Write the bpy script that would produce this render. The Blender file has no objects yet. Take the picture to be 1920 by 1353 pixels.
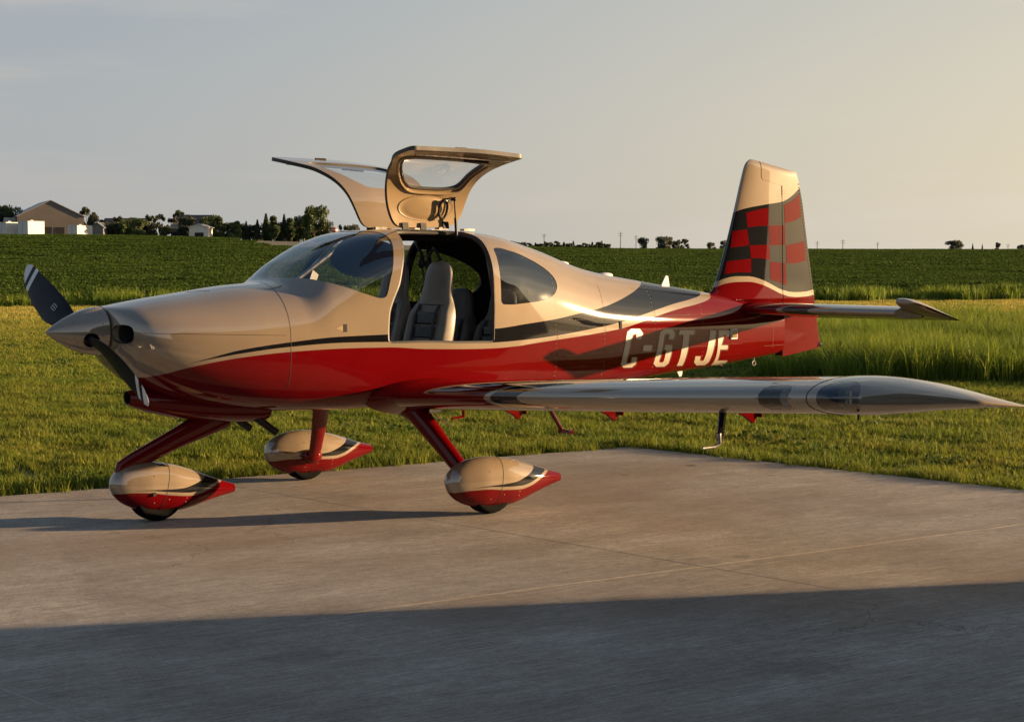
import bpy, math, random
import numpy as np
from mathutils import Vector, Matrix, Euler
random.seed(7); rng = np.random.default_rng(7)
S = bpy.context.scene
COL = S.collection
rad = math.radians

# ------------------------------------------------------------------ camera
PSI = 0.688; FPX = 3284.4; HORIZ = 474.6
CAMP = np.array([-4.7233, -10.4046, 1.765])
RH = np.array([math.cos(PSI), -math.sin(PSI)]); FH = np.array([math.sin(PSI), math.cos(PSI)])
cam = bpy.data.cameras.new('camera'); camo = bpy.data.objects.new('camera', cam); COL.objects.link(camo)
cam.sensor_width = 36; cam.lens = FPX / 1920 * 36; cam.clip_start = .1; cam.clip_end = 20000
camo.location = CAMP
camo.rotation_euler = (math.pi/2 - math.atan2(676.5 - HORIZ, FPX), 0, -PSI)
S.camera = camo

# ------------------------------------------------------------------ sky and sun
SUN_AZ, SUN_EL = 26.5, 7.5          # azimuth measured from +x towards -y
sun_dir = Vector((math.cos(rad(SUN_AZ))*math.cos(rad(SUN_EL)), -math.sin(rad(SUN_AZ))*math.cos(rad(SUN_EL)), math.sin(rad(SUN_EL))))
W = bpy.data.worlds.new('World'); S.world = W; W.use_nodes = True
nt = W.node_tree; nt.nodes.clear()
def wn(t, **k):
    n = nt.nodes.new(t)
    for a, b in k.items(): setattr(n, a, b)
    return n
def lk(a, b): nt.links.new(a, b)
out = wn('ShaderNodeOutputWorld'); bg = wn('ShaderNodeBackground'); lk(bg.outputs[0], out.inputs[0])
sky = wn('ShaderNodeTexSky', sky_type='NISHITA', sun_disc=False)
sky.sun_elevation = rad(SUN_EL); sky.sun_rotation = rad(90 + SUN_AZ)
sky.altitude = 200; sky.air_density = 1.0; sky.dust_density = 3.0; sky.ozone_density = 1.5
tc = wn('ShaderNodeTexCoord')
sep = wn('ShaderNodeSeparateXYZ'); lk(tc.outputs['Generated'], sep.inputs[0])
dot = wn('ShaderNodeVectorMath', operation='DOT_PRODUCT'); lk(tc.outputs['Generated'], dot.inputs[0])
dot.inputs[1].default_value = sun_dir
def wmath(op, a, b=None, clamp=False):
    n = wn('ShaderNodeMath', operation=op, use_clamp=clamp)
    for i, v in enumerate((a, b)):
        if v is None: continue
        if isinstance(v, (int, float)): n.inputs[i].default_value = v
        else: lk(v, n.inputs[i])
    return n.outputs[0]
def wmix(f, a, b):
    n = wn('ShaderNodeMix', data_type='RGBA')
    for s, v in ((n.inputs[0], f), (n.inputs[6], a), (n.inputs[7], b)):
        if isinstance(v, (int, float)): s.default_value = v
        elif isinstance(v, tuple): s.default_value = (*v, 1)
        else: lk(v, s)
    return n.outputs[2]
# high thin evening haze: grey away from the sun, cream towards it, bluish overhead
sunf = wn('ShaderNodeMapRange', interpolation_type='SMOOTHSTEP'); lk(dot.outputs['Value'], sunf.inputs[0])
sunf.inputs[1].default_value = -.12; sunf.inputs[2].default_value = .95
el = wn('ShaderNodeMapRange', interpolation_type='SMOOTHSTEP'); lk(sep.outputs['Z'], el.inputs[0])
el.inputs[1].default_value = 0.0; el.inputs[2].default_value = .30
low = wmix(sunf.outputs[0], (.165, .170, .174), (.36, .305, .205))
high = wmix(sunf.outputs[0], (.104, .137, .172), (.225, .222, .195))
el2 = wn('ShaderNodeMapRange', interpolation_type='SMOOTHSTEP'); lk(sep.outputs['Z'], el2.inputs[0])
el2.inputs[1].default_value = .18; el2.inputs[2].default_value = .85
zen = wmix(sunf.outputs[0], (.030, .052, .086), (.048, .066, .094))
haze = wmix(el2.outputs[0], wmix(el.outputs[0], low, high), zen)
mp = wn('ShaderNodeMapping'); lk(tc.outputs['Generated'], mp.inputs[0]); mp.inputs['Scale'].default_value = (1.6, 1.6, 11)
cn = wn('ShaderNodeTexNoise'); lk(mp.outputs[0], cn.inputs[0]); cn.inputs['Scale'].default_value = 1.5
cn.inputs['Detail'].default_value = 5; cn.inputs['Roughness'].default_value = .55
cr = wn('ShaderNodeMapRange', interpolation_type='SMOOTHSTEP'); lk(cn.outputs[0], cr.inputs[0])
cr.inputs[1].default_value = .46; cr.inputs[2].default_value = .64; cr.inputs[4].default_value = .85
cf = wmath('MULTIPLY', cr.outputs[0], wmath('SUBTRACT', 1.0, el2.outputs[0]))
haze = wmix(cf, haze, wmix(sunf.outputs[0], (.192, .182, .176), (.36, .315, .25)))
nsc = wn('ShaderNodeVectorMath', operation='SCALE'); lk(sky.outputs[0], nsc.inputs[0]); nsc.inputs[3].default_value = .04
final = wmix(.85, nsc.outputs[0], haze)
lk(final, bg.inputs[0]); bg.inputs[1].default_value = 1.0

sl = bpy.data.lights.new('sun', 'SUN'); sl.energy = 5.0; sl.angle = rad(.5); sl.color = (1.0, .66, .35)
slo = bpy.data.objects.new('sun', sl); COL.objects.link(slo)
slo.rotation_euler = sun_dir.to_track_quat('Z', 'Y').to_euler(); slo.location = (0, 0, 30)
S.view_settings.view_transform = 'Standard'; S.view_settings.look = 'None'
S.view_settings.exposure = 1.55; S.view_settings.gamma = 1; S.view_settings.use_curve_mapping = False
S.cycles.max_bounces = 8; S.cycles.transparent_max_bounces = 24
S.cycles.use_adaptive_sampling = True; S.cycles.adaptive_threshold = .015

# ------------------------------------------------------------------ materials
def mat(name): 
    m = bpy.data.materials.new(name); m.use_nodes = True
    return m, m.node_tree, m.node_tree.nodes['Principled BSDF']
def setp(b, **k):
    for a, v in k.items():
        a = a.replace('_', ' ')
        b.inputs[a].default_value = (*v, 1) if isinstance(v, tuple) and len(v) == 3 else v
def simple(name, col, rough=.5, metal=0., coat=0., coat_rough=.04, var=.0, vscale=6., bump=0., bscale=300., spec=.5):
    m, t, b = mat(name); b.inputs['Specular IOR Level'].default_value = spec
    setp(b, Base_Color=col, Roughness=rough, Metallic=metal, Coat_Weight=coat, Coat_Roughness=coat_rough)
    tc = t.nodes.new('ShaderNodeTexCoord')
    if var:
        n = t.nodes.new('ShaderNodeTexNoise'); n.inputs['Scale'].default_value = vscale; n.inputs['Detail'].default_value = 6
        t.links.new(tc.outputs['Object'], n.inputs[0])
        r = t.nodes.new('ShaderNodeMapRange'); t.links.new(n.outputs[0], r.inputs[0])
        r.inputs[1].default_value = .3; r.inputs[2].default_value = .7; r.inputs[3].default_value = 1-var; r.inputs[4].default_value = 1+var
        h = t.nodes.new('ShaderNodeHueSaturation'); h.inputs['Color'].default_value = (*col, 1)
        t.links.new(r.outputs[0], h.inputs['Value']); t.links.new(h.outputs[0], b.inputs['Base Color'])
        r2 = t.nodes.new('ShaderNodeMapRange'); t.links.new(n.outputs[0], r2.inputs[0])
        r2.inputs[1].default_value = .3; r2.inputs[2].default_value = .7; r2.inputs[3].default_value = max(rough-.06, .02); r2.inputs[4].default_value = rough+.06
        t.links.new(r2.outputs[0], b.inputs['Roughness'])
    if bump:
        n = t.nodes.new('ShaderNodeTexNoise'); n.inputs['Scale'].default_value = bscale
        t.links.new(tc.outputs['Object'], n.inputs[0])
        bu = t.nodes.new('ShaderNodeBump'); bu.inputs['Strength'].default_value = bump; bu.inputs['Distance'].default_value = .002
        t.links.new(n.outputs[0], bu.inputs['Height']); t.links.new(bu.outputs[0], b.inputs['Normal'])
    return m
def ripple(m, scale=3.5, dist=.006, strength=.10):
    t = m.node_tree; b = t.nodes['Principled BSDF']; n = t.nodes.new('ShaderNodeTexNoise'); n.inputs['Scale'].default_value = scale; n.inputs['Detail'].default_value = 1
    tc = t.nodes.new('ShaderNodeTexCoord'); t.links.new(tc.outputs['Object'], n.inputs[0]); bu = t.nodes.new('ShaderNodeBump'); bu.inputs['Strength'].default_value = strength; bu.inputs['Distance'].default_value = dist
    t.links.new(n.outputs[0], bu.inputs['Height']); t.links.new(bu.outputs[0], b.inputs['Normal']); t.links.new(bu.outputs[0], b.inputs['Coat Normal']); return m
M = {}
M['cream'] = simple('cream_paint', (.232, .180, .122), .50, .03, 1.0, .03, .04, 3.0, spec=.04)
M['red'] = simple('red_paint', (.105, .0018, .0028), .5, .0, 1.0, .03, .06, 3.0, spec=.0)
M['black'] = simple('black_paint', (.006, .006, .007), .5, .0, 1.0, .035, .05, 3.0, spec=.0)
for k_, i_ in (('cream', 2.3), ('red', 1.4), ('black', 1.75)):
    ripple(M[k_]); M[k_].node_tree.nodes['Principled BSDF'].inputs['Coat IOR'].default_value = i_
M['rubber'] = simple('dark_rubber', (.028, .026, .026), .6, bump=.2, bscale=120, var=.15)
M['seal'] = simple('door_seal', (.035, .032, .03), .5, var=.1)
M['lining'] = simple('cabin_lining', (.012, .012, .013), .85, var=.3)
M['carpet'] = simple('carpet', (.016, .016, .018), .95, var=.3, vscale=60)
M['inner'] = simple('cream_inner_paint', (.30, .215, .115), .3, .0, .6, .08, .05, 5.0)
M['prop'] = simple('propeller_black', (.004, .006, .013), .5, .0, .12, .2, .1, 8, spec=.12)
M['white'] = simple('white_marking', (.62, .64, .66), .4, var=.04)
M['decal'] = simple('cream_lettering', (.37, .315, .245), .4, 0, .6, .04, .03)
M['decal_shadow'] = simple('dark_red_lettering_edge', (.05, .004, .005), .4, 0, .7, .04, .03)
M['steel'] = simple('steel', (.42, .40, .38), .3, .9, var=.1, vscale=20)
M['dark_metal'] = simple('dark_metal', (.03, .028, .027), .4, .6, var=.2, vscale=20)
M['leather'] = simple('taupe_leather', (.20, .175, .14), .42, 0, .15, .2, .12, 14, .25, 160)
M['leather_dark'] = simple('dark_leather', (.022, .024, .03), .38, 0, .1, .2, .15, 18, .25, 160)
M['tyre'] = simple('tyre_rubber', (.0045, .0045, .0045), .9, var=.3, vscale=20, bump=.4, bscale=90, spec=.08)  # rubber set almost black, with the shade around the wheels in its colour
M['led'] = simple('lamp_reflector', (.6, .6, .6), .15, .9, var=.1)
M['seam'] = simple('seam_shadow_gap', (.03, .025, .02), .7, var=.1)
M['rivet'] = simple('rivet_paint', (.40, .30, .2), .3, .3, .5, .05, .1, 30)
def glass(name, tint, dens, rough=.02):
    m = bpy.data.materials.new(name); m.use_nodes = True; t = m.node_tree; t.nodes.clear()
    o = t.nodes.new('ShaderNodeOutputMaterial'); mx = t.nodes.new('ShaderNodeMixShader'); tr = t.nodes.new('ShaderNodeBsdfTransparent')
    gl = t.nodes.new('ShaderNodeBsdfGlossy'); lw = t.nodes.new('ShaderNodeLayerWeight'); lw.inputs[0].default_value = .5; fr = t.nodes.new('ShaderNodeMath'); fr.operation = 'POWER'; fr.inputs[1].default_value = 4.2; t.links.new(lw.outputs['Facing'], fr.inputs[0])
    tr.inputs[0].default_value = (*tint, 1); gl.inputs['Roughness'].default_value = rough; gl.inputs[0].default_value = (.95, .97, 1, 1)
    ad = t.nodes.new('ShaderNodeMath'); ad.operation = 'MULTIPLY_ADD'; ad.use_clamp = True
    ad.inputs[1].default_value = .9; ad.inputs[2].default_value = .05+dens
    t.links.new(fr.outputs[0], ad.inputs[0])
    # light smears and dust on the panes
    n = t.nodes.new('ShaderNodeTexNoise'); n.inputs['Scale'].default_value = 5; n.inputs['Detail'].default_value = 7
    tcn = t.nodes.new('ShaderNodeTexCoord'); t.links.new(tcn.outputs['Object'], n.inputs[0])
    r = t.nodes.new('ShaderNodeMapRange'); t.links.new(n.outputs[0], r.inputs[0]); r.inputs[1].default_value=.35; r.inputs[2].default_value=.75
    r.inputs[3].default_value = rough; r.inputs[4].default_value = rough+.05; t.links.new(r.outputs[0], gl.inputs['Roughness'])
    t.links.new(ad.outputs[0], mx.inputs[0]); t.links.new(tr.outputs[0], mx.inputs[1]); t.links.new(gl.outputs[0], mx.inputs[2])
    t.links.new(mx.outputs[0], o.inputs[0])
    return m
M['glass'] = glass('tinted_canopy_glass', (.68, .73, .77), .05)
M['glass_rear'] = glass('dark_tinted_glass', (.50, .54, .58), .10)
M['glass_door'] = glass('door_window_glass', (.86, .87, .86), .01)
M['clear_lens'] = glass('clear_lamp_lens', (.82, .83, .84), .06)
M['lens'] = glass('lamp_lens', (.55, .57, .6), .03)

# ------------------------------------------------------------------ helpers
def tag(o, label=None, cat=None, group=None, kind=None):
    if label: o['label'] = label
    if cat: o['category'] = cat
    if group: o['group'] = group
    if kind: o['kind'] = kind
    return o
def empty(name, loc=(0,0,0), rz=0):
    o = bpy.data.objects.new(name, None); COL.objects.link(o); o.location = loc; o.rotation_euler = (0,0,rz)
    o.empty_display_size = .3
    return o
def mk(name, V, F, mats, midx=None, parent=None, smooth=True, normals=None):
    me = bpy.data.meshes.new(name)
    V = np.asarray(V, float)
    me.from_pydata(V[:, :3].tolist(), [], [tuple(f) for f in F])
    for m in (mats if isinstance(mats, (list, tuple)) else [mats]): me.materials.append(m)
    if midx is not None: me.polygons.foreach_set('material_index', list(midx))
    me.polygons.foreach_set('use_smooth', [smooth]*len(me.polygons))
    me.validate(); me.update()
    if normals is not None and len(normals) == len(me.vertices):
        me.normals_split_custom_set_from_vertices([tuple(n) for n in normals])
    o = bpy.data.objects.new(name, me); COL.objects.link(o)
    if parent: o.parent = parent
    return o
class MB:
    """collects simple solids into one mesh"""
    def __init__(s): s.V = []; s.F = []; s.M = []
    def add(s, V, F, mi=0):
        b = len(s.V); s.V += [tuple(v) for v in V]; s.F += [tuple(b+i for i in f) for f in F]; s.M += [mi]*len(F)
    def box(s, c, sz, R=None, mi=0):
        c = Vector(c); P = []
        for i in (-1,1):
            for j in (-1,1):
                for k in (-1,1):
                    v = Vector((i*sz[0]/2, j*sz[1]/2, k*sz[2]/2)); P.append(c + (R @ v if R else v))
        s.add(P, [(0,1,3,2),(4,6,7,5),(0,4,5,1),(2,3,7,6),(0,2,6,4),(1,5,7,3)], mi)
    def tube(s, pts, r, n=10, mi=0, cap=True, flat=None):
        """pts list of 3d points, r scalar/list; flat=(dir, factor) squashes the section along dir"""
        pts = [Vector(p) for p in pts]; rs = r if isinstance(r, (list, tuple)) else [r]*len(pts)
        b = len(s.V); ref = None
        for i, p in enumerate(pts):
            d = (pts[min(i+1, len(pts)-1)] - pts[max(i-1, 0)]).normalized()
            if ref is None: ref = d.orthogonal().normalized()
            ref = (ref - d*ref.dot(d)).normalized(); bi = d.cross(ref)
            for k in range(n):
                a = 2*math.pi*k/n; o = ref*math.cos(a)*rs[i] + bi*math.sin(a)*rs[i]
                if flat: fd = Vector(flat[0]).normalized(); o = o + fd*o.dot(fd)*(flat[1]-1)
                s.V.append(tuple(p+o))
        for i in range(len(pts)-1):
            for k in range(n):
                s.F.append((b+i*n+k, b+i*n+(k+1)%n, b+(i+1)*n+(k+1)%n, b+(i+1)*n+k)); s.M.append(mi)
        if cap:
            s.F.append(tuple(b+k for k in reversed(range(n)))); s.M.append(mi)
            s.F.append(tuple(b+(len(pts)-1)*n+k for k in range(n))); s.M.append(mi)
    def ell(s, c, r, nu=12, nv=8, mi=0):
        b = len(s.V); c = Vector(c)
        for i in range(nv+1):
            t = math.pi*i/nv
            for k in range(nu):
                a = 2*math.pi*k/nu
                s.V.append((c.x+r[0]*math.sin(t)*math.cos(a), c.y+r[1]*math.sin(t)*math.sin(a), c.z+r[2]*math.cos(t)))
        for i in range(nv):
            for k in range(nu):
                s.F.append((b+i*nu+k, b+(i+1)*nu+k, b+(i+1)*nu+(k+1)%nu, b+i*nu+(k+1)%nu)); s.M.append(mi)
    def prism(s, poly, d, mi=0):
        """poly: 3d points; d: extrusion vector"""
        n = len(poly); P = [Vector(p) for p in poly]; Q = [p+Vector(d) for p in P]
        s.add(P+Q, [tuple(reversed(range(n))), tuple(range(n, 2*n))] + [(i, (i+1)%n, n+(i+1)%n, n+i) for i in range(n)], mi)
    def split(s, name, mats, parent=None, smooth=True):
        par = list(range(len(s.V)))
        def fd(a):
            while par[a] != a: par[a] = par[par[a]]; a = par[a]
            return a
        for f in s.F:
            for i in f[1:]: par[fd(i)] = fd(f[0])
        grp = {}
        for f, m in zip(s.F, s.M): grp.setdefault(fd(f[0]), []).append((f, m))
        res = []
        for g in grp.values():
            ids = sorted({i for f, _ in g for i in f}); mp_ = {a: b for b, a in enumerate(ids)}
            q = MB(); q.V = [s.V[i] for i in ids]; q.F = [tuple(mp_[i] for i in f) for f, _ in g]; q.M = [m for _, m in g]; res.append(q.build(name, mats, parent, smooth))
        return res
    def build(s, name, mats, parent=None, smooth=True, angle=35):
        o = mk(name, s.V, s.F, mats, s.M, parent, smooth)
        if smooth:
            try: o.data.set_sharp_from_angle(angle=rad(angle))
            except Exception: pass
        return o

def pchip(xs, ys, x):
    xs = np.asarray(xs, float); ys = np.asarray(ys, float); x = np.clip(np.asarray(x, float), xs[0], xs[-1])
    h = np.diff(xs); d = np.diff(ys)/h; n = len(xs); m = np.zeros(n)
    for i in range(1, n-1):
        if d[i-1]*d[i] > 0:
            w1 = 2*h[i]+h[i-1]; w2 = h[i]+2*h[i-1]; m[i] = (w1+w2)/(w1/d[i-1]+w2/d[i])
    m[0] = d[0]; m[-1] = d[-1]
    i = np.clip(np.searchsorted(xs, x, side='right')-1, 0, n-2); t = (x-xs[i])/h[i]
    return (2*t**3-3*t**2+1)*ys[i]+(t**3-2*t**2+t)*h[i]*m[i]+(-2*t**3+3*t**2)*ys[i+1]+(t**3-t**2)*h[i]*m[i+1]
def curve(pts):
    xs = [p[0] for p in pts]; ys = [p[1] for p in pts]
    return lambda x: pchip(xs, ys, x)

# surface grids: V columns = x y z u v nx ny nz
def grid(P, Uc, Vc, closed=True, flip=False):
    nu, nv = P.shape[:2]
    gu = np.gradient(P, axis=0)
    if closed: gv = (np.roll(P, -1, 1) - np.roll(P, 1, 1))/2
    else: gv = np.gradient(P, axis=1)
    N = np.cross(gu, gv); L = np.linalg.norm(N, axis=2, keepdims=True); N = N/np.maximum(L, 1e-12)
    if flip: N = -N
    V = np.concatenate([P, np.broadcast_to(Uc, (nu, nv))[..., None], np.broadcast_to(Vc, (nu, nv))[..., None], N], 2).reshape(-1, 8)
    F = []
    for i in range(nu-1):
        for j in range(nv if closed else nv-1):
            a, b = i*nv+j, i*nv+(j+1)%nv; c, d = a+nv, b+nv
            F.append((a, b, d, c) if flip else (a, c, d, b))
    return V, F
def clip(V, F, f):
    """split polygons by the per-vertex function f; returns V', inside (f<0), outside"""
    s = (f < 0).tolist(); fl = f.tolist(); new = []; ed = {}; n0 = len(V); Fi = []; Fo = []
    def cut(a, b):
        k = (a, b) if a < b else (b, a)
        if k not in ed:
            a, b = k; t = fl[a]/(fl[a]-fl[b]); t = min(max(t, .001), .999)
            ed[k] = n0+len(new); new.append(V[a]*(1-t)+V[b]*t)
        return ed[k]
    for p in F:
        c = sum(s[i] for i in p)
        if c == len(p): Fi.append(p); continue
        if c == 0: Fo.append(p); continue
        qi = []; qo = []
        for k in range(len(p)):
            a, b = p[k], p[(k+1) % len(p)]
            (qi if s[a] else qo).append(a)
            if s[a] != s[b]: m = cut(a, b); qi.append(m); qo.append(m)
        if len(qi) > 2: Fi.append(tuple(qi))
        if len(qo) > 2: Fo.append(tuple(qo))
    if new: V = np.vstack([V, np.array(new)])
    return V, Fi, Fo
def compact(V, F):
    used = sorted({i for f in F for i in f}); mp_ = {a: b for b, a in enumerate(used)}
    return V[used], [tuple(mp_[i] for i in f) for f in F]
def unitn(V):
    n = V[:, 5:8]; return n/np.maximum(np.linalg.norm(n, axis=1, keepdims=True), 1e-9)
def surf_obj(name, V, FM, mats, parent, thick=0., inner=None, rim=None):
    """FM = list of (faces, material index); thick>0 adds an inner skin and rims"""
    F = [f for fs, m in FM for f in fs]; MI = [m for fs, m in FM for f in fs]
    Vc, Fc = compact(V, F); N = unitn(Vc); P = Vc[:, :3]
    if thick:
        n = len(P); cnt = {}
        for f in Fc:
            for k in range(len(f)):
                a, b = f[k], f[(k+1) % len(f)]; cnt[(a, b)] = cnt.get((a, b), 0)+1
        rimF = [(b, a, a+n, b+n) for (a, b) in cnt if (b, a) not in cnt]
        # separate vertices for the rim so that it stays crisp
        ids = sorted({i for f in rimF for i in f}); m2 = {a: 2*n+k for k, a in enumerate(ids)}
        P2 = np.vstack([P, P - N*thick]); P3 = np.vstack([P2, P2[ids]])
        Fc2 = list(Fc) + [tuple(i+n for i in reversed(f)) for f in Fc] + [tuple(m2[i] for i in f) for f in rimF]
        MI = MI + [inner]*len(Fc) + [rim]*len(rimF)
        Nr = np.zeros((len(ids), 3))
        for f in rimF:
            q = P2[list(f)]; nn = np.cross(q[1]-q[0], q[3]-q[0]); nn /= max(np.linalg.norm(nn), 1e-9)
            for i in f: Nr[m2[i]-2*n] += nn
        Nr /= np.maximum(np.linalg.norm(Nr, axis=1, keepdims=True), 1e-9)
        NN = np.vstack([N, -N, Nr])
        return mk(name, P3, Fc2, mats, MI, parent, True, NN)
    return mk(name, P, Fc, mats, MI, parent, True, N)
def sdpoly(P, poly):
    """signed distance to polygon, negative inside"""
    poly = np.asarray(poly); d = np.full(len(P), 1e9); ins = np.zeros(len(P), bool)
    for i in range(len(poly)):
        a, b = poly[i], poly[(i+1) % len(poly)]; e = b-a; w = P-a
        t = np.clip((w@e)/max(e@e, 1e-12), 0, 1); q = w-t[:, None]*e; d = np.minimum(d, (q**2).sum(1))
        c1 = (a[1] <= P[:, 1]) & (b[1] > P[:, 1]); c2 = (b[1] <= P[:, 1]) & (a[1] > P[:, 1])
        cr = e[0]*w[:, 1]-e[1]*w[:, 0]; ins ^= (c1 & (cr > 0)) | (c2 & (cr < 0))
    d = np.sqrt(d); return np.where(ins, -d, d)
def smoothpoly(pts, n=6):
    """closed Catmull-Rom through the points"""
    P = np.asarray(pts, float); out = []
    for i in range(len(P)):
        a, b, c, d = P[i-1], P[i], P[(i+1) % len(P)], P[(i+2) % len(P)]
        for k in range(n):
            t = k/n; out.append(.5*((2*b)+(c-a)*t+(2*a-5*b+4*c-d)*t*t+(3*b-a-3*c+d)*t**3))
    return np.array(out)

# ================================================================== THE AIRCRAFT
AC = empty('light_aircraft', (0, 0, 0))
tag(AC, 'cream and red low-wing propeller aeroplane with both gull-wing doors raised, parked on the concrete pad', 'aeroplane')
PAINT = [M['cream'], M['black'], M['red'], M['lining'], M['seal'], M['inner']]
FUS = np.array([
(.395,1.396,1.135,.13,1.265,2.0,2.0),(.41,1.412,1.110,.22,1.263,2.3,2.1),(.44,1.420,1.080,.300,1.26,2.6,2.2),
(.50,1.430,1.010,.385,1.24,2.6,2.2),(.60,1.447,.930,.440,1.22,2.5,2.2),(.75,1.471,.850,.490,1.20,2.4,2.3),
(1.0,1.505,.770,.545,1.18,2.3,2.5),(1.3,1.545,.715,.590,1.17,2.25,2.8),(1.60,1.573,.690,.610,1.16,2.4,3.2),
(1.82,1.728,.685,.618,1.15,2.6,3.6),(2.08,1.857,.680,.622,1.13,3.0,4.0),(2.33,1.921,.680,.624,1.12,3.35,4.2),
(2.70,1.938,.680,.620,1.11,3.6,4.2),(3.20,1.928,.682,.590,1.10,3.6,4.2),(3.40,1.913,.685,.570,1.10,3.45,4.0),
(3.83,1.822,.692,.515,1.10,3.0,4.0),(4.48,1.640,.715,.415,1.09,2.6,3.8),(5.18,1.533,.760,.300,1.09,2.4,3.4),
(5.99,1.425,.812,.190,1.09,2.3,3.0),(6.45,1.350,.850,.125,1.09,2.2,2.8),(6.88,1.290,.895,.060,1.08,2.2,2.6)])
def station(x): return [pchip(FUS[:, 0], FUS[:, k], x) for k in range(1, 7)]
def fuspoint(x, th, off=0.):
    zt, zb, w, zm, nU, nL = station(x); zt = zt-off; zb = zb+off; w = w-off
    s = np.abs(np.sin(th)); c = np.cos(th); up = c > 0; n = np.where(up, nU, nL)
    y = -np.sign(th)*w*s**(2/n)
    z = np.where(up, zm+(zt-zm)*np.abs(c)**(2/n), zm-(zm-zb)*np.abs(c)**(2/n))
    return np.stack([x+0*y, y, z], -1)
TH = np.linspace(0, np.pi, 700)
def halfring(x, n, off=0.):
    g = fuspoint(float(x), TH, off); s = np.concatenate([[0], np.cumsum(np.linalg.norm(np.diff(g, axis=0), axis=1))])
    fr = np.linspace(0, s[-1], n+1); th = np.interp(fr, s, TH)
    return fuspoint(float(x), th, off), fr
def fus_surface(xs, nh, off=0.):
    rows = []; Sv = []
    for x in xs:
        g, fr = halfring(x, nh, off); m = g[::-1].copy(); m[:, 1] *= -1
        rows.append(np.vstack([g, m[1:-1]])); Sv.append(np.concatenate([fr, fr[::-1][1:-1]]))
    P = np.array(rows)
    V, F = grid(P, np.asarray(xs)[:, None], np.array(Sv), True)
    c = P.mean((0, 1)); 
    mid = len(V)//2
    if (V[:, 5:8]*np.stack([0*V[:, 0], V[:, 1], V[:, 2]-1.2], 1)).sum() < 0:
        V, F = grid(P, np.asarray(xs)[:, None], np.array(Sv), True, True)
    return V, F
def fy(x, z, side=-1, lift=0.):
    """surface half width at x, z"""
    zt, zb, w, zm, nU, nL = station(x)
    up = z > zm; q = np.abs(z-zm)/np.where(up, zt-zm, zm-zb); n = np.where(up, nU, nL)
    return side*(w*np.maximum(1-np.minimum(q, .999)**n, 0)**(1/n)+lift)

WS = [(1.60,-.10),(1.650,.0),(1.655,.06),(1.676,.208),(1.706,.32),(1.741,.408),(1.788,.499),(1.85,.573),(1.919,.645),(2.011,.731),(2.08,.784),(2.145,.829),(2.194,.85),(2.227,.838),(2.262,.757),(2.296,.689),(2.336,.589),(2.366,.511),(2.385,.447),(2.395,.38),(2.39,.28),(2.36,.19),(2.34,.10),(2.335,0),(2.335,-.1)]
DOOR = [(2.222,1.147),(2.239,1.175),(2.28,1.19),(2.405,1.207),(2.787,1.235),(3.099,1.222),(3.160,1.214),(3.181,1.19),(3.185,1.084),(3.190,.958),(3.196,.769),(3.202,.64),(3.203,.52),(3.200,.41),(3.175,.30),(3.12,.225),(3.02,.198),(2.91,.190),(2.75,.188),(2.63,.192),(2.565,.225),(2.515,.32),(2.465,.46),(2.42,.575),(2.373,.682),(2.331,.783),(2.276,.869),(2.237,.95),(2.224,1.044)]
REAR = [(3.285,.487),(3.446,.477),(3.597,.477),(3.743,.489),(3.84,.521),(3.879,.566),(3.877,.62),(3.832,.687),(3.733,.76),(3.579,.837),(3.404,.9),(3.270,.925),(3.252,.905),(3.262,.701),(3.268,.585)]
DWIN = [(2.60,.56),(2.68,.515),(2.85,.505),(3.00,.51),(3.075,.55),(3.085,.66),(3.075,.84),(3.04,.915),(2.95,.94),(2.7,.955),(2.48,.95),(2.385,.92),(2.38,.86),(2.45,.74),(2.54,.62)]
RED = curve([(.39,.93),(.52,.945),(.611,.977),(.765,1.032),(1.094,1.09),(1.431,1.117),(1.84,1.127),(2.229,1.122),(2.549,1.100),(3.185,1.082),(3.82,1.118),(4.201,1.143),(4.628,1.18),(4.922,1.23),(5.232,1.288),(5.443,1.319),(5.683,1.35),(5.881,1.393),(5.95,1.45),(6.1,1.7),(7,1.9)])
BLO = curve([(.39,1.0),(.6,1.02),(.75,1.057),(.918,1.089),(1.094,1.117),(1.431,1.150),(1.84,1.166),(2.209,1.160),(3.183,1.124),(3.493,1.132),(3.82,1.15),(4.169,1.18),(4.576,1.224),(4.935,1.284),(5.145,1.322),(5.361,1.357),(5.584,1.386),(5.782,1.425),(5.86,1.5),(6.1,1.8),(7,2)])
BUP = curve([(.39,1.0),(.6,1.02),(.75,1.057),(.918,1.100),(1.094,1.140),(1.434,1.18),(1.842,1.207),(2.209,1.211),(3.188,1.223),(3.498,1.247),(3.827,1.274),(4.095,1.308),(4.377,1.344),(4.583,1.386),(4.717,1.42),(4.868,1.462),(5.004,1.504),(5.118,1.545),(5.25,1.64),(5.5,1.8),(7,2.2)])
xs = np.concatenate([np.linspace(.395, .5, 12), np.linspace(.515, 4.2, 230), np.linspace(4.225, 6.88, 100)])
FV, FF = fus_surface(xs, 84)
# openings
V, F = FV, FF
wsp, drp, rwp = smoothpoly(WS), smoothpoly(DOOR), smoothpoly(REAR)
V, gws, F = clip(V, F, np.where(V[:, 3] < 3, sdpoly(V[:, 3:5], wsp), 1.))
V, gdr, F = clip(V, F, sdpoly(V[:, 3:5], drp))
V, grw, F = clip(V, F, sdpoly(V[:, 3:5], rwp))
inlet = lambda V: ((np.abs((np.abs(V[:, 1])-.245)/.088)**3 + np.abs((V[:, 2]-1.252)/.060)**3)**(1/3) - 1)*.07 + np.where(V[:, 0] > .62, 1., 0.)
V, gin, F = clip(V, F, inlet(V))
naca = [(1.80, 1.285), (1.875, 1.305), (1.875, 1.255)]
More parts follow.
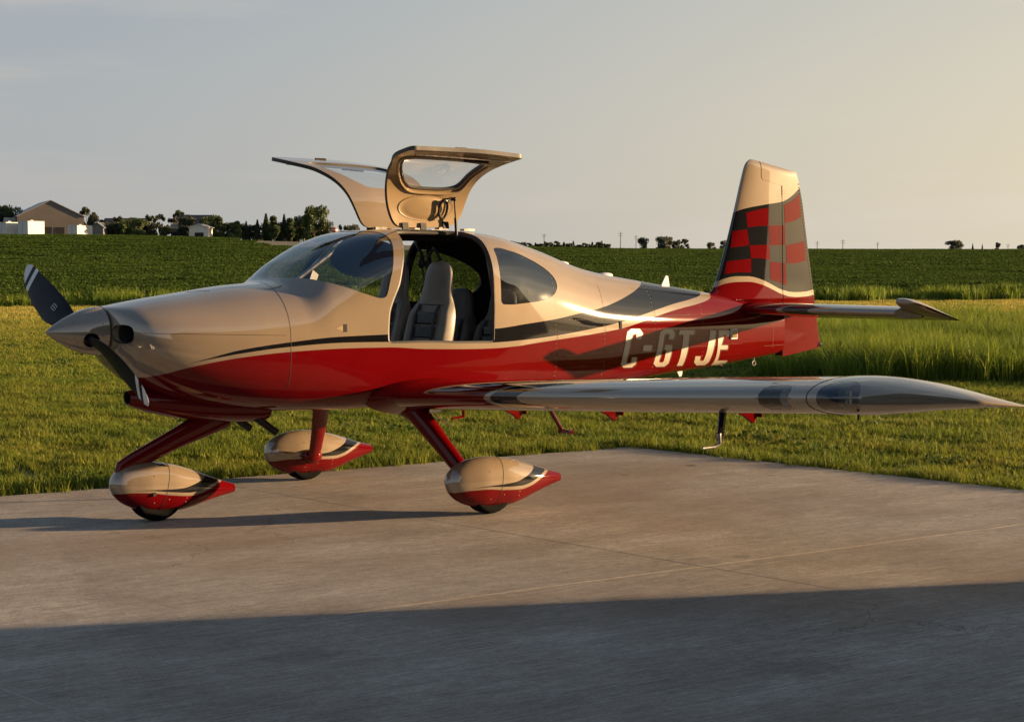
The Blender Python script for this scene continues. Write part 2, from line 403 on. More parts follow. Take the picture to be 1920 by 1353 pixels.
# livery
def livery(V, F, funcs):
    """funcs: list of (threshold function of x, material below it)"""
    res = []; rest = F
    for fn, m in funcs:
        V, a, rest = clip(V, rest, V[:, 2]-fn(V[:, 0])); res.append((a, m))
    res.append((rest, 0)); return V, res
V, FM = livery(V, F, [(RED, 2), (BLO, 0), (BUP, 1)])
fus = surf_obj('fuselage', V, FM, PAINT, AC, .022, 3, 4)

# glazing, slightly proud of nothing: the cut-out pieces of the same skin set 2 mm inward
def pane(name, faces, m, parent, inset=.003, V=V):
    Vc, Fc = compact(V, faces); N = unitn(Vc)
    P = Vc[:, :3]-N*inset; n = len(P)
    return mk(name, np.vstack([P]), Fc, [m], None, parent, True, N)
pane('windshield', gws, M['glass'], AC)
ys = V[:, 1]
def half(F, s): return [f for f in F if s*sum(ys[i] for i in f) > 0]
pane('rear_window', half(grw, -1), M['glass_rear'], AC)
pane('rear_window', half(grw, 1), M['glass_rear'], AC)

# boundary loops (surface outlines) used for seals and ducts
def outline(poly, side, inset=0., lift=0.):
    """poly in (x, s) unrolled coordinates -> 3d points on the skin"""
    out_ = []
    for x, s in poly:
        g = fuspoint(float(x), TH); ss = np.concatenate([[0], np.cumsum(np.linalg.norm(np.diff(g, axis=0), axis=1))])
        th = np.interp(max(s, 0), ss, TH); p = fuspoint(float(x), np.array([th]))[0]
        q = fuspoint(float(x), np.array([th]), -lift)[0] if lift else p
        out_.append(Vector((q[0], q[1]*(1 if side < 0 else -1), q[2])))
    return out_
for sd in (-1, 1):
    mb = MB(); pts = outline(drp[::2], sd, lift=-.018); mb.tube(pts+[pts[0]], .018, 8, cap=False)
    mb.build('door_seal', M['seal'], AC)
# cowl inlet ducts
for sd in (-1, 1):
    mb = MB(); n = 28; rings = []
    for k, dx in enumerate((0, .035, .20)):
        r = []
        for i in range(n):
            a = 2*math.pi*i/n; ca, sa = math.cos(a), math.sin(a)
            yy = .245+.0885*math.copysign(abs(ca)**(2/3), ca)*(1-.10*k*.5); zz = 1.252+.0605*math.copysign(abs(sa)**(2/3), sa)*(1-.1*k*.5)
            xs_ = np.linspace(.396, .62, 120); w = np.abs(fy(xs_, np.full(120, zz), 1)); i0 = int(np.argmax(w >= yy))
            x0 = xs_[i0]; 
            r.append((max(x0, .40)+.004+dx if k else x0+.001, sd*yy, zz))
        rings.append(r)
    b = 0; V_ = [p for r in rings for p in r]; F_ = []
    for k in range(2):
        for i in range(n): F_.append((k*n+i, k*n+(i+1)%n, (k+1)*n+(i+1)%n, (k+1)*n+i))
    mk('cooling_inlet', V_, F_, [M['cream'], M['lining']], [0]*n+[1]*n, AC)
    mb = MB(); mb.box((.70, sd*.25, 1.25), (.02, .24, .2)); mb.build('engine_baffle', M['lining'], AC, False)


# panel seams: fine dark beads lying in the joints of the skin
def seam(path, r=.0022, name='panel_seam'):
    mb = MB(); mb.tube(path, r, 5, cap=False); return mb.build(name, M['seam'], AC)
def station_path(x, s0, s1, sd=-1, n=40, dx=0.):
    return outline([(x+dx*(k/n), s0+(s1-s0)*k/n) for k in range(n+1)], sd)
seam(outline([(1.555-.10*math.sin(min(k/30, 1)*math.pi/2), .05+1.05*k/40) for k in range(41)], -1), .0017)
seam([Vector((x, fy(x, z), z)) for x, z in [(.475+.95*k/30, 1.262-.035*(k/30)) for k in range(31)]], .0018)
seam(outline([(3.845, .95+.55*k/20) for k in range(21)], -1), .0016)
seam(outline([(4.41, .38+.9*k/20) for k in range(21)], -1), .0016)
seam(outline([(5.06, .15+.8*k/20) for k in range(21)], -1), .0014)
seam([Vector((x, fy(x, z), z)) for x, z in [(4.05+1.5*k/30, 1.262-.0*(k/30)) for k in range(31)]], .0015)
seam(outline([(1.0+.12*math.sin(k/12*math.pi), .02+.20*k/12) for k in range(13)], -1), .0016)
mb = MB()
for x in (3.845, 4.41, 5.06, 5.7):
    for k in range(34):
        s = .18+.035*k
        for p in outline([(x-.012, s)], -1): 
            if p.z > .8: mb.ell(p, (.003, .0022, .003), 6, 4)
for z0 in (1.262, 1.0):
    for k in range(64):
        x = 3.95+.036*k; z = z0+(.0 if z0 > 1.1 else (x-4)*-.0)
        if abs(fy(x, z)) > .05: mb.ell((x, fy(x, z), z), (.003, .0022, .003), 6, 4)
tag(mb.build('rivets', M['rivet'], AC), kind='stuff')

# registration letters
def flatdecal(name, poly, m, parent, yfun, lift, cuts=3):
    import bmesh
    bm = bmesh.new(); vs = [bm.verts.new((x, 0, z)) for x, z in poly]; bm.faces.new(vs); bm.normal_update()
    bmesh.ops.triangulate(bm, faces=bm.faces[:])
    for _ in range(cuts):
        lng = [e for e in bm.edges if e.calc_length() > .03]
        if not lng: break
        bmesh.ops.subdivide_edges(bm, edges=lng, cuts=1); bmesh.ops.triangulate(bm, faces=bm.faces[:])
    for v in bm.verts: v.co.y = yfun(v.co.x, v.co.z, lift)
    bm.normal_update()
    if sum(f.normal.y for f in bm.faces) > 0: bmesh.ops.reverse_faces(bm, faces=bm.faces[:])
    for f in bm.faces: f.smooth = True
    me = bpy.data.meshes.new(name); bm.to_mesh(me); bm.free(); me.materials.append(m)
    o = bpy.data.objects.new(name, me); COL.objects.link(o); o.parent = parent
    return o
LETTERS={
 'C': [(4.736, 1.173), (4.844, 1.169), (4.877, 1.141), (4.858, 1.088), (4.792, 1.091), (4.804, 1.124), (4.792, 1.135), (4.761, 1.137), (4.742, 1.127), (4.679, 0.916), (4.693, 0.904), (4.725, 0.903), (4.742, 0.913), (4.748, 0.947), (4.815, 0.945), (4.806, 0.891), (4.763, 0.866), (4.652, 0.87), (4.611, 0.898), (4.684, 1.149)] ,
 'dash': [(4.897, 1.037), (5.009, 1.033), (4.994, 0.987), (4.882, 0.991)] ,
 'G': [(5.162, 1.155), (5.272, 1.151), (5.306, 1.124), (5.288, 1.071), (5.22, 1.074), (5.232, 1.107), (5.22, 1.118), (5.188, 1.119), (5.169, 1.11), (5.113, 0.899), (5.129, 0.888), (5.161, 0.887), (5.177, 0.897), (5.194, 0.991), (5.166, 0.992), (5.177, 1.029), (5.272, 1.025), (5.248, 0.874), (5.209, 0.849), (5.093, 0.854), (5.044, 0.882), (5.109, 1.132)] ,
 'T': [(5.368, 1.142), (5.571, 1.134), (5.558, 1.099), (5.494, 1.101), (5.457, 0.845), (5.376, 0.848), (5.418, 1.104), (5.354, 1.107)] ,
 'J': [(5.781, 1.126), (5.855, 1.123), (5.812, 0.858), (5.788, 0.832), (5.658, 0.837), (5.6, 0.866), (5.594, 0.918), (5.668, 0.915), (5.671, 0.882), (5.686, 0.875), (5.715, 0.874), (5.726, 0.88)] ,
 'E': [(5.895, 1.121), (6.113, 1.112), (6.1, 1.077), (5.961, 1.083), (5.932, 0.996), (6.032, 0.992), (6.025, 0.958), (5.924, 0.961), (5.931, 0.866), (6.08, 0.86), (6.125, 0.819), (5.883, 0.828)] ,
}

flatdecal('cabin_air_vent', [(1.858,1.236),(1.858,1.290),(1.888,1.290),(1.888,1.238)], M['lining'], AC, lambda x, z, l: float(fy(x, z, -1, l)), .001)
flatdecal('vent_ramp', [(1.80,1.262),(1.855,1.282),(1.855,1.244)], M['inner'], AC, lambda x, z, l: float(fy(x, z, -1, l)), .001)
for k, P in LETTERS.items():
    yf = lambda x, z, l: float(fy(x, z, -1, l))
    flatdecal('registration_letter_edge', [(x+.013, z-.010) for x, z in P], M['decal_shadow'], AC, yf, .0015)
    flatdecal('registration_letter', P, M['decal'], AC, yf, .003)
# small fittings on the flank
mb = MB(); mb.box((4.60, fy(4.60, 1.205)-.002, 1.205), (.022, .012, .06)); mb.build('static_port', M['lining'], AC, False)
mb = MB(); x, z = 6.10, 1.085; mb.box((x, fy(x, z)-.008, z), (.075, .022, .085), mi=0); mb.box((x, fy(x, z)-.021, z), (.055, .006, .062), mi=1)
mb.build('position_light', [M['white'], simple('lens_yellow_glint', (.75, .55, .25), .08, .6, 1.0)], AC, False)  # yellow sun glint put into the lens colour
for x, s in ((4.31, .0), (4.78, .0)):
    mb = MB(); zt = float(station(x)[0]); mb.ell((x, -.02, zt), (.075, .04, .022), 14, 8); mb.build('roof_antenna', M['white'], AC)
mb = MB(); mb.prism([(5.42, -.004, 1.49), (5.52, -.004, 1.48), (5.50, -.004, 1.575), (5.475, -.004, 1.58)], (0, .010, 0)); mb.build('blade_antenna', M['white'], AC, False)
mb = MB(); mb.prism([(5.60, -.004, .80), (5.68, -.004, .80), (5.665, -.004, .74), (5.64, -.004, .735)], (0, .008, 0)); mb.build('belly_antenna', M['white'], AC, False)
mb = MB(); mb.tube([(6.55, 0, .87), (6.55, 0, .83)], .006, 8); mb.tube([(6.55+.02*math.cos(a), 0, .812+.02*math.sin(a)) for a in np.linspace(0, 6.28, 15)], .005, 6, cap=False)
mb.build('tie_down_ring', M['steel'], AC)

# ---------------------------------------------------------------- spinner and propeller
HUB = Vector((.27, 0, 1.265)); RS = .158
nu, nv = 40, 48
P = np.zeros((nu, nv, 3)); tt = np.linspace(0, 1, nu)**1.4
for i, t in enumerate(tt):
    r = RS*(1-(1-t)**1.75)**.88 if t > 0 else .001
    for j in range(nv):
        a = 2*math.pi*j/nv; P[i, j] = (.016+t*(.385-.016), r*math.cos(a), 1.265+r*math.sin(a))
Vs, Fs = grid(P, tt[:, None], np.linspace(0, 1, nv)[None], True)
if (Vs[:, 5:8]*np.stack([0*Vs[:, 0], Vs[:, 1], Vs[:, 2]-1.265], 1)).sum() < 0: Vs, Fs = grid(P, tt[:, None], np.linspace(0, 1, nv)[None], True, True)
BD = Vector((0, .917, .393)).normalized()
def axd(V):
    q = V[:, :3]-np.array(HUB); al = q@np.array(BD); r = np.linalg.norm(q-al[:, None]*np.array(BD), axis=1); return r-.050
Vs, hole, Fs = clip(Vs, Fs, axd(Vs))
surf_obj('spinner', Vs, [(Fs, 0)], [M['cream'], M['lining']], AC, .004, 1, 1)
mb = MB(); mb.tube([(.386, 0, 1.265), (.392, 0, 1.265)], RS+.001, 48); mb.build('spinner_backplate', M['seam'], AC)
mb = MB(); mb.tube([HUB-BD*.10, HUB+BD*.10], .046, 16); mb.tube([(.2, 0, 1.265), (.38, 0, 1.265)], .06, 16); mb.build('propeller_hub', M['dark_metal'], AC)
mb = MB()
for x, k in ((.34, 12), (.17, 6)):
    t = (x-.016)/.369; r = RS*(1-(1-t)**1.75)**.88
    for i in range(k):
        a = 2*math.pi*(i+.35)/k; mb.ell((x, (r)*math.cos(a), 1.265+(r)*math.sin(a)), (.004,)*3, 6, 4)
tag(mb.build('spinner_screws', M['dark_metal'], AC), kind='stuff')
ch = curve([(.06,.05),(.14,.065),(.20,.11),(.32,.178),(.46,.208),(.65,.200),(.8,.170),(.9,.138),(.94,.10),(.965,.07),(.975,.02)])
tk = curve([(.06,.045),(.14,.05),(.22,.035),(.35,.024),(.6,.016),(.985,.004)])
tw = curve([(.06,48),(.25,38),(.5,26),(.75,20),(.985,16)])
sw = curve([(.06,0),(.4,0.012),(.7,.0),(.985,-.035)])
for sg in (1, -1):
    r_ = BD*sg; t_ = Vector((-1, 0, 0)).cross(r_)*-1; t_ = Vector((0, r_.z, -r_.y))
    rr = np.concatenate([np.linspace(.06, .9, 30), np.linspace(.91, .975, 14)]); nv = 24; P = np.zeros((len(rr), nv, 3))
    for i, r in enumerate(rr):
        b = rad(float(tw(r))); c = float(ch(r)); th = float(tk(r)); cd = t_*math.cos(b)+Vector((-1, 0, 0))*math.sin(b); nd = Vector((-1, 0, 0))*math.cos(b)-t_*math.sin(b)
        for j in range(nv):
            a = 2*math.pi*j/nv; rd = min(max((r-.12)/.15, 0), 1)
            px = .5*math.cos(a)*c+(.0 if rd == 0 else .10*c*rd)+float(sw(r)); py = .5*math.sin(a)*th*(1 if rd == 0 else 1-.35*rd*(-math.cos(a)+1)/2)
            P[i, j] = HUB+r_*r*.975+cd*px+nd*py
    Vb, Fb = grid(P, rr[:, None], np.linspace(0, 1, nv)[None], True)
    if sum(Vector(Vb[k, 5:8]).dot(Vector(Vb[k, :3])-HUB-r_*((Vector(Vb[k, :3])-HUB).dot(r_))) for k in range(300, 600)) < 0:
        Vb, Fb = grid(P, rr[:, None], np.linspace(0, 1, nv)[None], True, True)
    res = []; rest = Fb
    for lim, m in ((.815, 0), (.858, 1), (.90, 0)):
        Vb, a, rest = clip(Vb, rest, Vb[:, 3]-lim); res.append((a, m))
    res.append((rest, 1))
    bl = surf_obj('propeller_blade', Vb, res, [M['prop'], M['white']], AC)
    if sg == 1:   # the maker's plain line mark on the front of the blade
        b = rad(float(tw(.42))); cd = t_*math.cos(b)+Vector((-1, 0, 0))*math.sin(b); nd = Vector((-1, 0, 0))*math.cos(b)-t_*math.sin(b)
        mb = MB(); c0 = HUB+r_*.40+cd*.02+nd*.0135
        R_ = Matrix((cd, r_, nd)).transposed()
        for k in (-1, 0, 1): mb.box(c0+cd*(k*.017), (.006, .05, .0012), R_)
        mb.box(c0+r_*.026, (.03, .004, .0012), R_); mb.box(c0-r_*.026, (.03, .004, .0012), R_)
        mb.build('blade_marking', simple('blade_print', (.35, .37, .42), .5), bl, False)

# ---------------------------------------------------------------- lower cowl scoop and exhausts
def loft(name, secs, mats, parent, n=28, fm=None, capend=True):
    """secs: (x, yc, zc, halfwidth, halfheight, exponent)"""
    P = np.zeros((len(secs), n, 3))
    for i, (x, yc, zc, a, b, e) in enumerate(secs):
        for j in range(n):
            t = 2*math.pi*j/n; c, s = math.cos(t), math.sin(t)
            P[i, j] = (x, yc+a*math.copysign(abs(c)**(2/e), c), zc+b*math.copysign(abs(s)**(2/e), s))
    U = np.array([s[0] for s in secs])[:, None]
    Vl, Fl = grid(P, U, np.linspace(0, 1, n)[None], True)
    cc = P.mean(1)[:, None, :]; 
    if ((P-cc).reshape(-1, 3)*Vl[:, 5:8]).sum() < 0: Vl, Fl = grid(P, U, np.linspace(0, 1, n)[None], True, True)
    if capend:
        Fl.append(tuple(range(n))); Fl.append(tuple((len(secs)-1)*n+j for j in range(n)))
    return Vl, Fl
secs = [(.575,0,.822,.050,.046,2),(.60,0,.818,.062,.055,2),(.70,0,.800,.10,.075,2),(.9,0,.775,.17,.10,2.2),(1.1,0,.75,.22,.105,2.4),(1.3,0,.735,.24,.11,2.6),(1.47,0,.728,.24,.112,2.8),(1.53,0,.728,.238,.108,2.8)]
Vl, Fl = loft('', secs, None, None, 36, capend=False)
surf_obj('lower_cowl_scoop', Vl, [(Fl, 0)], [M['red'], M['lining']], AC, .006, 1, 0)
mb = MB(); mb.box((1.45, 0, .73), (.01, .4, .16)); mb.box((.66, 0, .81), (.01, .1, .08)); mb.split('scoop_baffle', M['lining'], AC, False)
for sd in (-1, 1):
    mb = MB(); mb.tube([(1.36, sd*.17, .70), (1.44, sd*.17, .655), (1.60, sd*.17, .545)], .026, 14, cap=False); mb.tube([(1.602, sd*.17, .5436), (1.50, sd*.17, .6137)], .021, 14)
    mb.build('exhaust_pipe', M['dark_metal'], AC)

# ---------------------------------------------------------------- doors
HINGE_Z, HINGE_Y = 1.935, .185
Vd, Fd = FV, FF
V2, din, _ = clip(Vd, Fd, sdpoly(Vd[:, 3:5], drp)+.008)
dwp = smoothpoly(DWIN)
V2, dwin, dshell = clip(V2, din, sdpoly(V2[:, 3:5], dwp))
V2, FMd = livery(V2, dshell, [(RED, 2), (BLO, 0), (BUP, 1)])
for sd, word in ((-1, 'near'), (1, 'far')):
    ysd = V2[:, 1]; sel = lambda fs: [f for f in fs if sd*sum(ysd[i] for i in f) > 0]
    Vh = V2.copy(); Vh[:, 1] -= sd*HINGE_Y; Vh[:, 2] -= HINGE_Z
    d = surf_obj('gull_wing_door', Vh, [(sel(a), m) for a, m in FMd], PAINT, AC, .028, 5, 4)
    d['label'] = 'raised %s door with a cream inner skin' % word if sd < 0 else 'raised far door seen from its cream outer side'
    d.location = (0, sd*HINGE_Y, HINGE_Z); d.rotation_euler = (sd*rad(98.3), 0, 0)
    Vc, Fc = compact(Vh, sel(dwin)); N = unitn(Vc)
    mk('door_window', Vc[:, :3]-N*.012, Fc, [M['glass_door']], None, d, True, N)
    # window surround moulding
    def dpt(poly, lift):
        return [Vector((p.x, p.y-sd*HINGE_Y, p.z-HINGE_Z)) for p in outline(poly, sd, lift=lift)]
    mb = MB(); q = dpt(dwp[::2], -.020); mb.tube(q+[q[0]], .012, 8, cap=False); mb.build('window_gasket', M['seal'], d)
    # inner frame bead and moulded pull recess
    mb = MB(); big = np.array(DWIN); c0 = big.mean(0); q = dpt([tuple(c0+(p-c0)*np.array((1.10, 1.16))) for p in dwp[::2]], -.030); mb.tube(q+[q[0]], .009, 8, cap=False); mb.build('window_trim', M['inner'], d)
    mb = MB()
    for k, (xx, ss) in enumerate(((2.66, .215), (2.82, .215), (3.02, .225))):
        p = dpt([(xx, ss)], -.035)[0]; mb.box(p, (.05, .05, .014))
    mb.split('hinge_strap', M['dark_metal'], d, False)
    mb = MB(); p = dpt([(2.78, 1.05)], -.045)[0]; q = dpt([(2.98, 1.05)], -.045)[0]; mb.tube([p, q], .014, 10, flat=((0, 0, 1), .7)); mb.tube([dpt([(2.80, 1.05)], -.028)[0], dpt([(2.80, 1.05)], -.05)[0]], .02, 10)
    mb.build('door_latch_handle', M['dark_metal'], d)
    mb = MB(); p = dpt([(2.32, 1.09)], -.04)[0]; q = dpt([(3.12, 1.12)], -.04)[0]; mb.tube([p, q], .007, 8); mb.build('latch_rod', M['steel'], d)
    mb = MB(); p = dpt([(2.66, 1.18)], -.0)[0]; mb.box((p.x, p.y, p.z-.01), (.09, .02, .02)); mb.build('door_lip', M['dark_metal'], d, False)
    # dished inner panel between hinge and window: shallow oval bowl with a raised grab loop
    ov = []
    n = 40; bowl = MB(); rows = []
    for k, (f_, l_) in enumerate(((1., -.0305), (.93, -.028), (.80, -.0345), (.45, -.046), (.02, -.050))):
        rows.append(dpt([(2.84+.24*f_*math.cos(2*math.pi*i/n), .355+.10*f_*math.sin(2*math.pi*i/n)) for i in range(n)], l_))
    b = [tuple(p) for r in rows for p in r]; f_ = [(k*n+i, k*n+(i+1)%n, (k+1)*n+(i+1)%n, (k+1)*n+i) for k in range(4) for i in range(n)]
    mk('inner_door_panel', b, f_, [M['inner']], None, d)
    mb = MB(); arc = [(2.97+.035*math.cos(a), .36+.075*math.sin(a)) for a in np.linspace(0, 2*math.pi, 25)]
    q = dpt(arc, -.062); mb.tube(q, .010, 8, cap=False)
    mb.tube([dpt([(3.06, .43)], -.03)[0], dpt([(2.99, .42)], -.062)[0]], .014, 8)
    mb.build('grab_handle', M['dark_metal'], d)
    # gas strut from the sill of the opening to the door
    a = Vector((3.10, sd*.25, 1.885)); 
    bb = d.matrix_basis @ dpt([(3.06, .44)], -.05)[0]
    mb = MB(); m_ = a.lerp(bb, .5); mb.tube([a, m_], .011, 10); mb.tube([m_, bb], .006, 8); mb.ell(bb, (.016,)*3); mb.ell(a, (.016,)*3)
    mb.build('gas_strut', M['dark_metal'], AC)
    mb = MB(); mb.box((2.72, sd*.175, 1.947), (.10, .03, .018)); mb.box((3.02, sd*.175, 1.945), (.10, .03, .018)); mb.box((3.24, sd*.20, 1.935), (.10, .05, .016)); mb.split('hinge_bracket', M['steel'], AC, False)

# ---------------------------------------------------------------- cabin interior
mb = MB(); mb.box((2.7, 0, .86), (1.8, .98, .03)); mb.build('cabin_floor', M['carpet'], AC, False)
n = 36
def bulk(x, name, m, top=9):
    g, _ = halfring(x, n, .03); pts = [tuple(p) for p in g]+[(p[0], -p[1], p[2]) for p in g[::-1][1:-1]]
    pts = [(p[0], p[1], min(p[2], top)) for p in pts]
    mb = MB(); mb.prism(pts, (.02, 0, 0)); return mb.build(name, m, AC, False)
bulk(4.12, 'baggage_bulkhead', M['lining']); bulk(1.58, 'firewall', M['lining'], 1.50)
bulk(1.98, 'instrument_panel', M['lining'], 1.44)
gs = []
for k in range(13):
    y = -.52+1.04*k/12; gs.append((y, 1.475-.19*(abs(y)/.52)**2.4))
Vg = []; 
for (x, dz) in ((1.66, -.02), (1.85, .0), (2.05, .005), (2.12, -.03)):
    for y, z in gs: Vg.append((x, y*(.80+.13*(x-1.66)/.4), z+dz-.02))
Fg = [(r*13+k, r*13+k+1, (r+1)*13+k+1, (r+1)*13+k) for r in range(3) for k in range(12)]
mk('glareshield', Vg, Fg, [M['lining']], None, AC)
mb = MB(); mb.tube([(1.76, 0, 1.50), (2.36, 0, 1.885)], .017, 10); mb.build('windshield_brace', M['steel'], AC)
mb = MB(); mb.ell((1.76, 0, 1.515), (.03, .03, .02)); mb.build('brace_foot', M['steel'], AC)
# compass / camera on the brace and tinted sun visor
mb = MB(); mb.box((2.02, .02, 1.60), (.07, .05, .07), Euler((0, .5, .3)).to_matrix()); mb.tube([(2.02, .02, 1.63), (2.10, .0, 1.70)], .008, 8); mb.build('compass', M['dark_metal'], AC, False)
for sd in (-1, 1):
    vz = [(2.30, .08, 1.885), (2.42, .44, 1.80), (2.33, .50, 1.66), (2.22, .47, 1.60), (2.12, .30, 1.61), (2.10, .12, 1.68), (2.14, .06, 1.76)]
    pts = smoothpoly([(p[0], p[1]) for p in vz], 4); zz = smoothpoly([(p[2], 0) for p in vz], 4)[:, 0]
    mb = MB(); mb.prism([(p[0], sd*p[1], z) for p, z in zip(pts, zz)], (.006, 0, .006)); mb.build('sun_visor', simple('visor', (.008, .011, .02), .12, 0, .5), AC, False)
# overhead console, headsets and harness
mb = MB(); mb.box((2.9, 0, 1.88), (.9, .16, .05)); mb.build('overhead_console', M['lining'], AC, False)
def seat(x, y, z0, h, sc, name, m1, m2):
    r = M[m1]; root = empty('seat_tmp'); 
    # back: loft up the height, leaning aft
    hs = [0, .05, .15, .3, .45, .55, .62, .68, .76, .86, .94, .98, 1.0]
    wd = [.215, .225, .235, .242, .238, .222, .190, .165, .158, .150, .135, .105, .04]
    tk_ = [.07, .075, .075, .07, .065, .06, .05, .045, .045, .042, .036, .026, .01]
    P = np.zeros((len(hs), 30, 3)); lean = .20
    for i, (a, w, t) in enumerate(zip(hs, wd, tk_)):
        xc = x+lean*h*a+.02*math.sin(a*3); zc = z0+h*a
        for j in range(30):
            an = 2*math.pi*j/30; c, s = math.cos(an), math.sin(an)
            px = t*math.copysign(abs(c)**(2/2.6), c); py = w*sc*math.copysign(abs(s)**(2/3.2), s)
            if a < .58: px -= .045*(abs(py)/(w*sc))**3*(1 if c < 0 else 0)   # bolsters stand forward
            P[i, j] = (xc+px, y+py, zc)
    Vl, Fl = grid(P, np.array(hs)[:, None], np.linspace(0, 1, 30)[None], True)
    if Vl[:, 5:8][5*30:6*30]@np.array((0, 0, 0))@np.zeros(1) if False else ((P-P.mean(1)[:, None]).reshape(-1, 3)*Vl[:, 5:8]).sum() < 0:
        Vl, Fl = grid(P, np.array(hs)[:, None], np.linspace(0, 1, 30)[None], True, True)
    Fl.append(tuple(12*30+j for j in range(30)))
    b = mk('seat_back', Vl, Fl, [r], None, AC)
    sd_ = b.modifiers.new('s', 'SUBSURF'); sd_.levels = 1; sd_.render_levels = 1
    for k in range(4):
        a = .05+.125*k; mb = MB(); R_ = Euler((0, math.atan(lean), 0)).to_matrix()
        cx = x+lean*h*(a+.055)+.02*math.sin((a+.055)*3)-.072; mb.box((cx, y, z0+h*(a+.055)), (.02, .25*sc, h*.112), R_)
        o = mb.build('seat_insert', M[m2], b, True); bv = o.modifiers.new('b', 'BEVEL'); bv.width = .009; bv.segments = 3
    mb = MB(); 
    a = .60; mb.tube([(x+lean*h*a+.03-.058, y-.15*sc, z0+h*a), (x+lean*h*a+.03-.064, y, z0+h*a), (x+lean*h*a+.03-.058, y+.15*sc, z0+h*a)], .004, 6); mb.build('seat_stitching', M['seam'], b)
    mb = MB(); mb.box((x-.20, y, z0-.02), (.48, .44*sc, .12), Euler((0, -.12, 0)).to_matrix()); o = mb.build('seat_cushion', r, b); bv = o.modifiers.new('b', 'BEVEL'); bv.width = .035; bv.segments = 4
    for sy in (-1, 1):
        mb = MB(); pts = []
        for a_ in (.60, .5, .38, .26, .14, .04): pts.append((x+lean*h*a_+.02*math.sin(a_*3)-.088+(.03 if a_ > .55 else 0), y+sy*(.10+.03*(1-a_)), z0+h*a_))
        mb.tube(pts, .019, 8, flat=((1, 0, -.2), .18)); mb.build('seat_belt', M['rubber'], b)
    bpy.data.objects.remove(root)
seat(2.78, -.27, .92, .79, 1.0, 'front', 'leather', 'leather_dark')
seat(2.78, .27, .92, .79, 1.0, 'front', 'leather', 'leather_dark')
M['leather_shaded'] = simple('shaded_grey_leather', (.07, .068, .064), .5, var=.12, vscale=14, bump=.2, bscale=160)  # rear seats: seat leather with the cabin shade put into its colour
seat(3.42, -.26, .90, .60, .95, 'rear', 'leather_shaded', 'leather_dark')
seat(3.42, .26, .90, .60, .95, 'rear', 'leather_shaded', 'leather_dark')
mb = MB()
for (hx, hy, hz, r0) in ((3.10, .26, 1.75, .085), (3.14, .08, 1.73, .07)):
    mb.tube([(hx+.02*math.sin(a*2), hy+r0*math.cos(a), hz+r0*1.1*math.sin(a)) for a in np.linspace(-.5, 3.7, 16)], .012, 8)
    for s_ in (-1, 1): mb.ell((hx, hy+s_*r0*.95, hz-.055), (.03, .025, .045))
    mb.tube([(hx, hy-r0, hz-.08), (hx+.05, hy-r0*.6, hz-.2), (hx+.03, hy, hz-.3)], .005, 6)
mb.split('headset', M['rubber'], AC)
mb = MB()
for sy in (-1, 1):
    mb.tube([(3.28, sy*.35, 1.86), (3.34, sy*.37, 1.5), (3.40, sy*.36, 1.1), (3.42, sy*.33, .92)], .018, 8, flat=((0, 1, 0), .25))
mb.split('shoulder_harness', M['rubber'], AC)
mb = MB(); mb.tube([(2.33, -.27, .86), (2.30, -.27, 1.05), (2.36, -.27, 1.16)], .012, 8); mb.tube([(2.33, .27, .85), (2.30, .27, 1.05), (2.36, .27, 1.16)], .012, 8); mb.split('control_stick', M['dark_metal'], AC)
mb = MB(); mb.box((2.45, 0, .92), (1.0, .16, .22)); mb.build('centre_console', M['lining'], AC, False)

# ---------------------------------------------------------------- wings
def airfoil(n, t, camber=.0):
    """ring of (c, z) from lower TE round the LE to upper TE, c in 0..1, closed"""
    k = n//2; b = (1-np.cos(np.linspace(0, np.pi, k+1)))/2
    yt = 5*t*(.2969*np.sqrt(b)-.1260*b-.3516*b**2+.2843*b**3-.1036*b**4)
    yc = camber*4*b*(1-b)*(1-.3*b)
    up = np.stack([b, yc+yt+.001], 1); lo = np.stack([b, yc-yt-.001], 1)
    return np.vstack([lo[::-1], up[1:]])      # TE low -> LE -> TE up
def wing_surface(secs, n=64, camber=0.):
    """secs: (span, xle, chord, zc, thickness ratio, twist_drop)"""
    P = []; Vv = []
    for (y, xl, c, z, t, dr) in secs:
        a = airfoil(n, t, camber); P.append(np.stack([xl+a[:, 0]*c, np.full(len(a), y), z+a[:, 1]*c-dr*a[:, 0]], 1)); Vv.append(a[:, 0]*c)
    P = np.array(P); Vv = np.array(Vv); U = np.array([s[0] for s in secs])[:, None]
    V, F = grid(P, U, Vv, True)
    cc = P.mean(1)[:, None]
    if ((P-cc)[..., 2].reshape(-1)*V[:, 7]).sum() < 0: V, F = grid(P, U, Vv, True, True)
    return V, F
WX, WC = 2.18, 1.38
wsec = []
zf = lambda y: .742+.0625*y
for y in np.linspace(.35, 4.38, 90): wsec.append((y, WX, WC, zf(y)+.0, .145, .055))
tipx = curve([(4.38, 0), (4.55, .005), (4.64, .045), (4.70, .12), (4.75, .28), (4.79, .55), (4.82, .90), (4.835, 1.15)])
tipt = curve([(4.38, .135), (4.50, .142), (4.60, .139), (4.68, .128), (4.74, .115), (4.78, .10), (4.82, .07), (4.835, .03)])
_tx = curve([(0, 4.55), (.02, 4.60), (.06, 4.65), (.14, 4.70), (.30, 4.745), (.55, 4.785), (.90, 4.815), (1.25, 4.835), (1.38, 4.84)])
def base_yt(b): return 5*.1455*(.2969*np.sqrt(b)-.1260*b-.3516*b**2+.2843*b**3-.1036*b**4)
for y in np.concatenate([np.linspace(4.40, 4.72, 30), np.linspace(4.73, 4.832, 26)]):
    wsec.append((float(y), 'tip'))
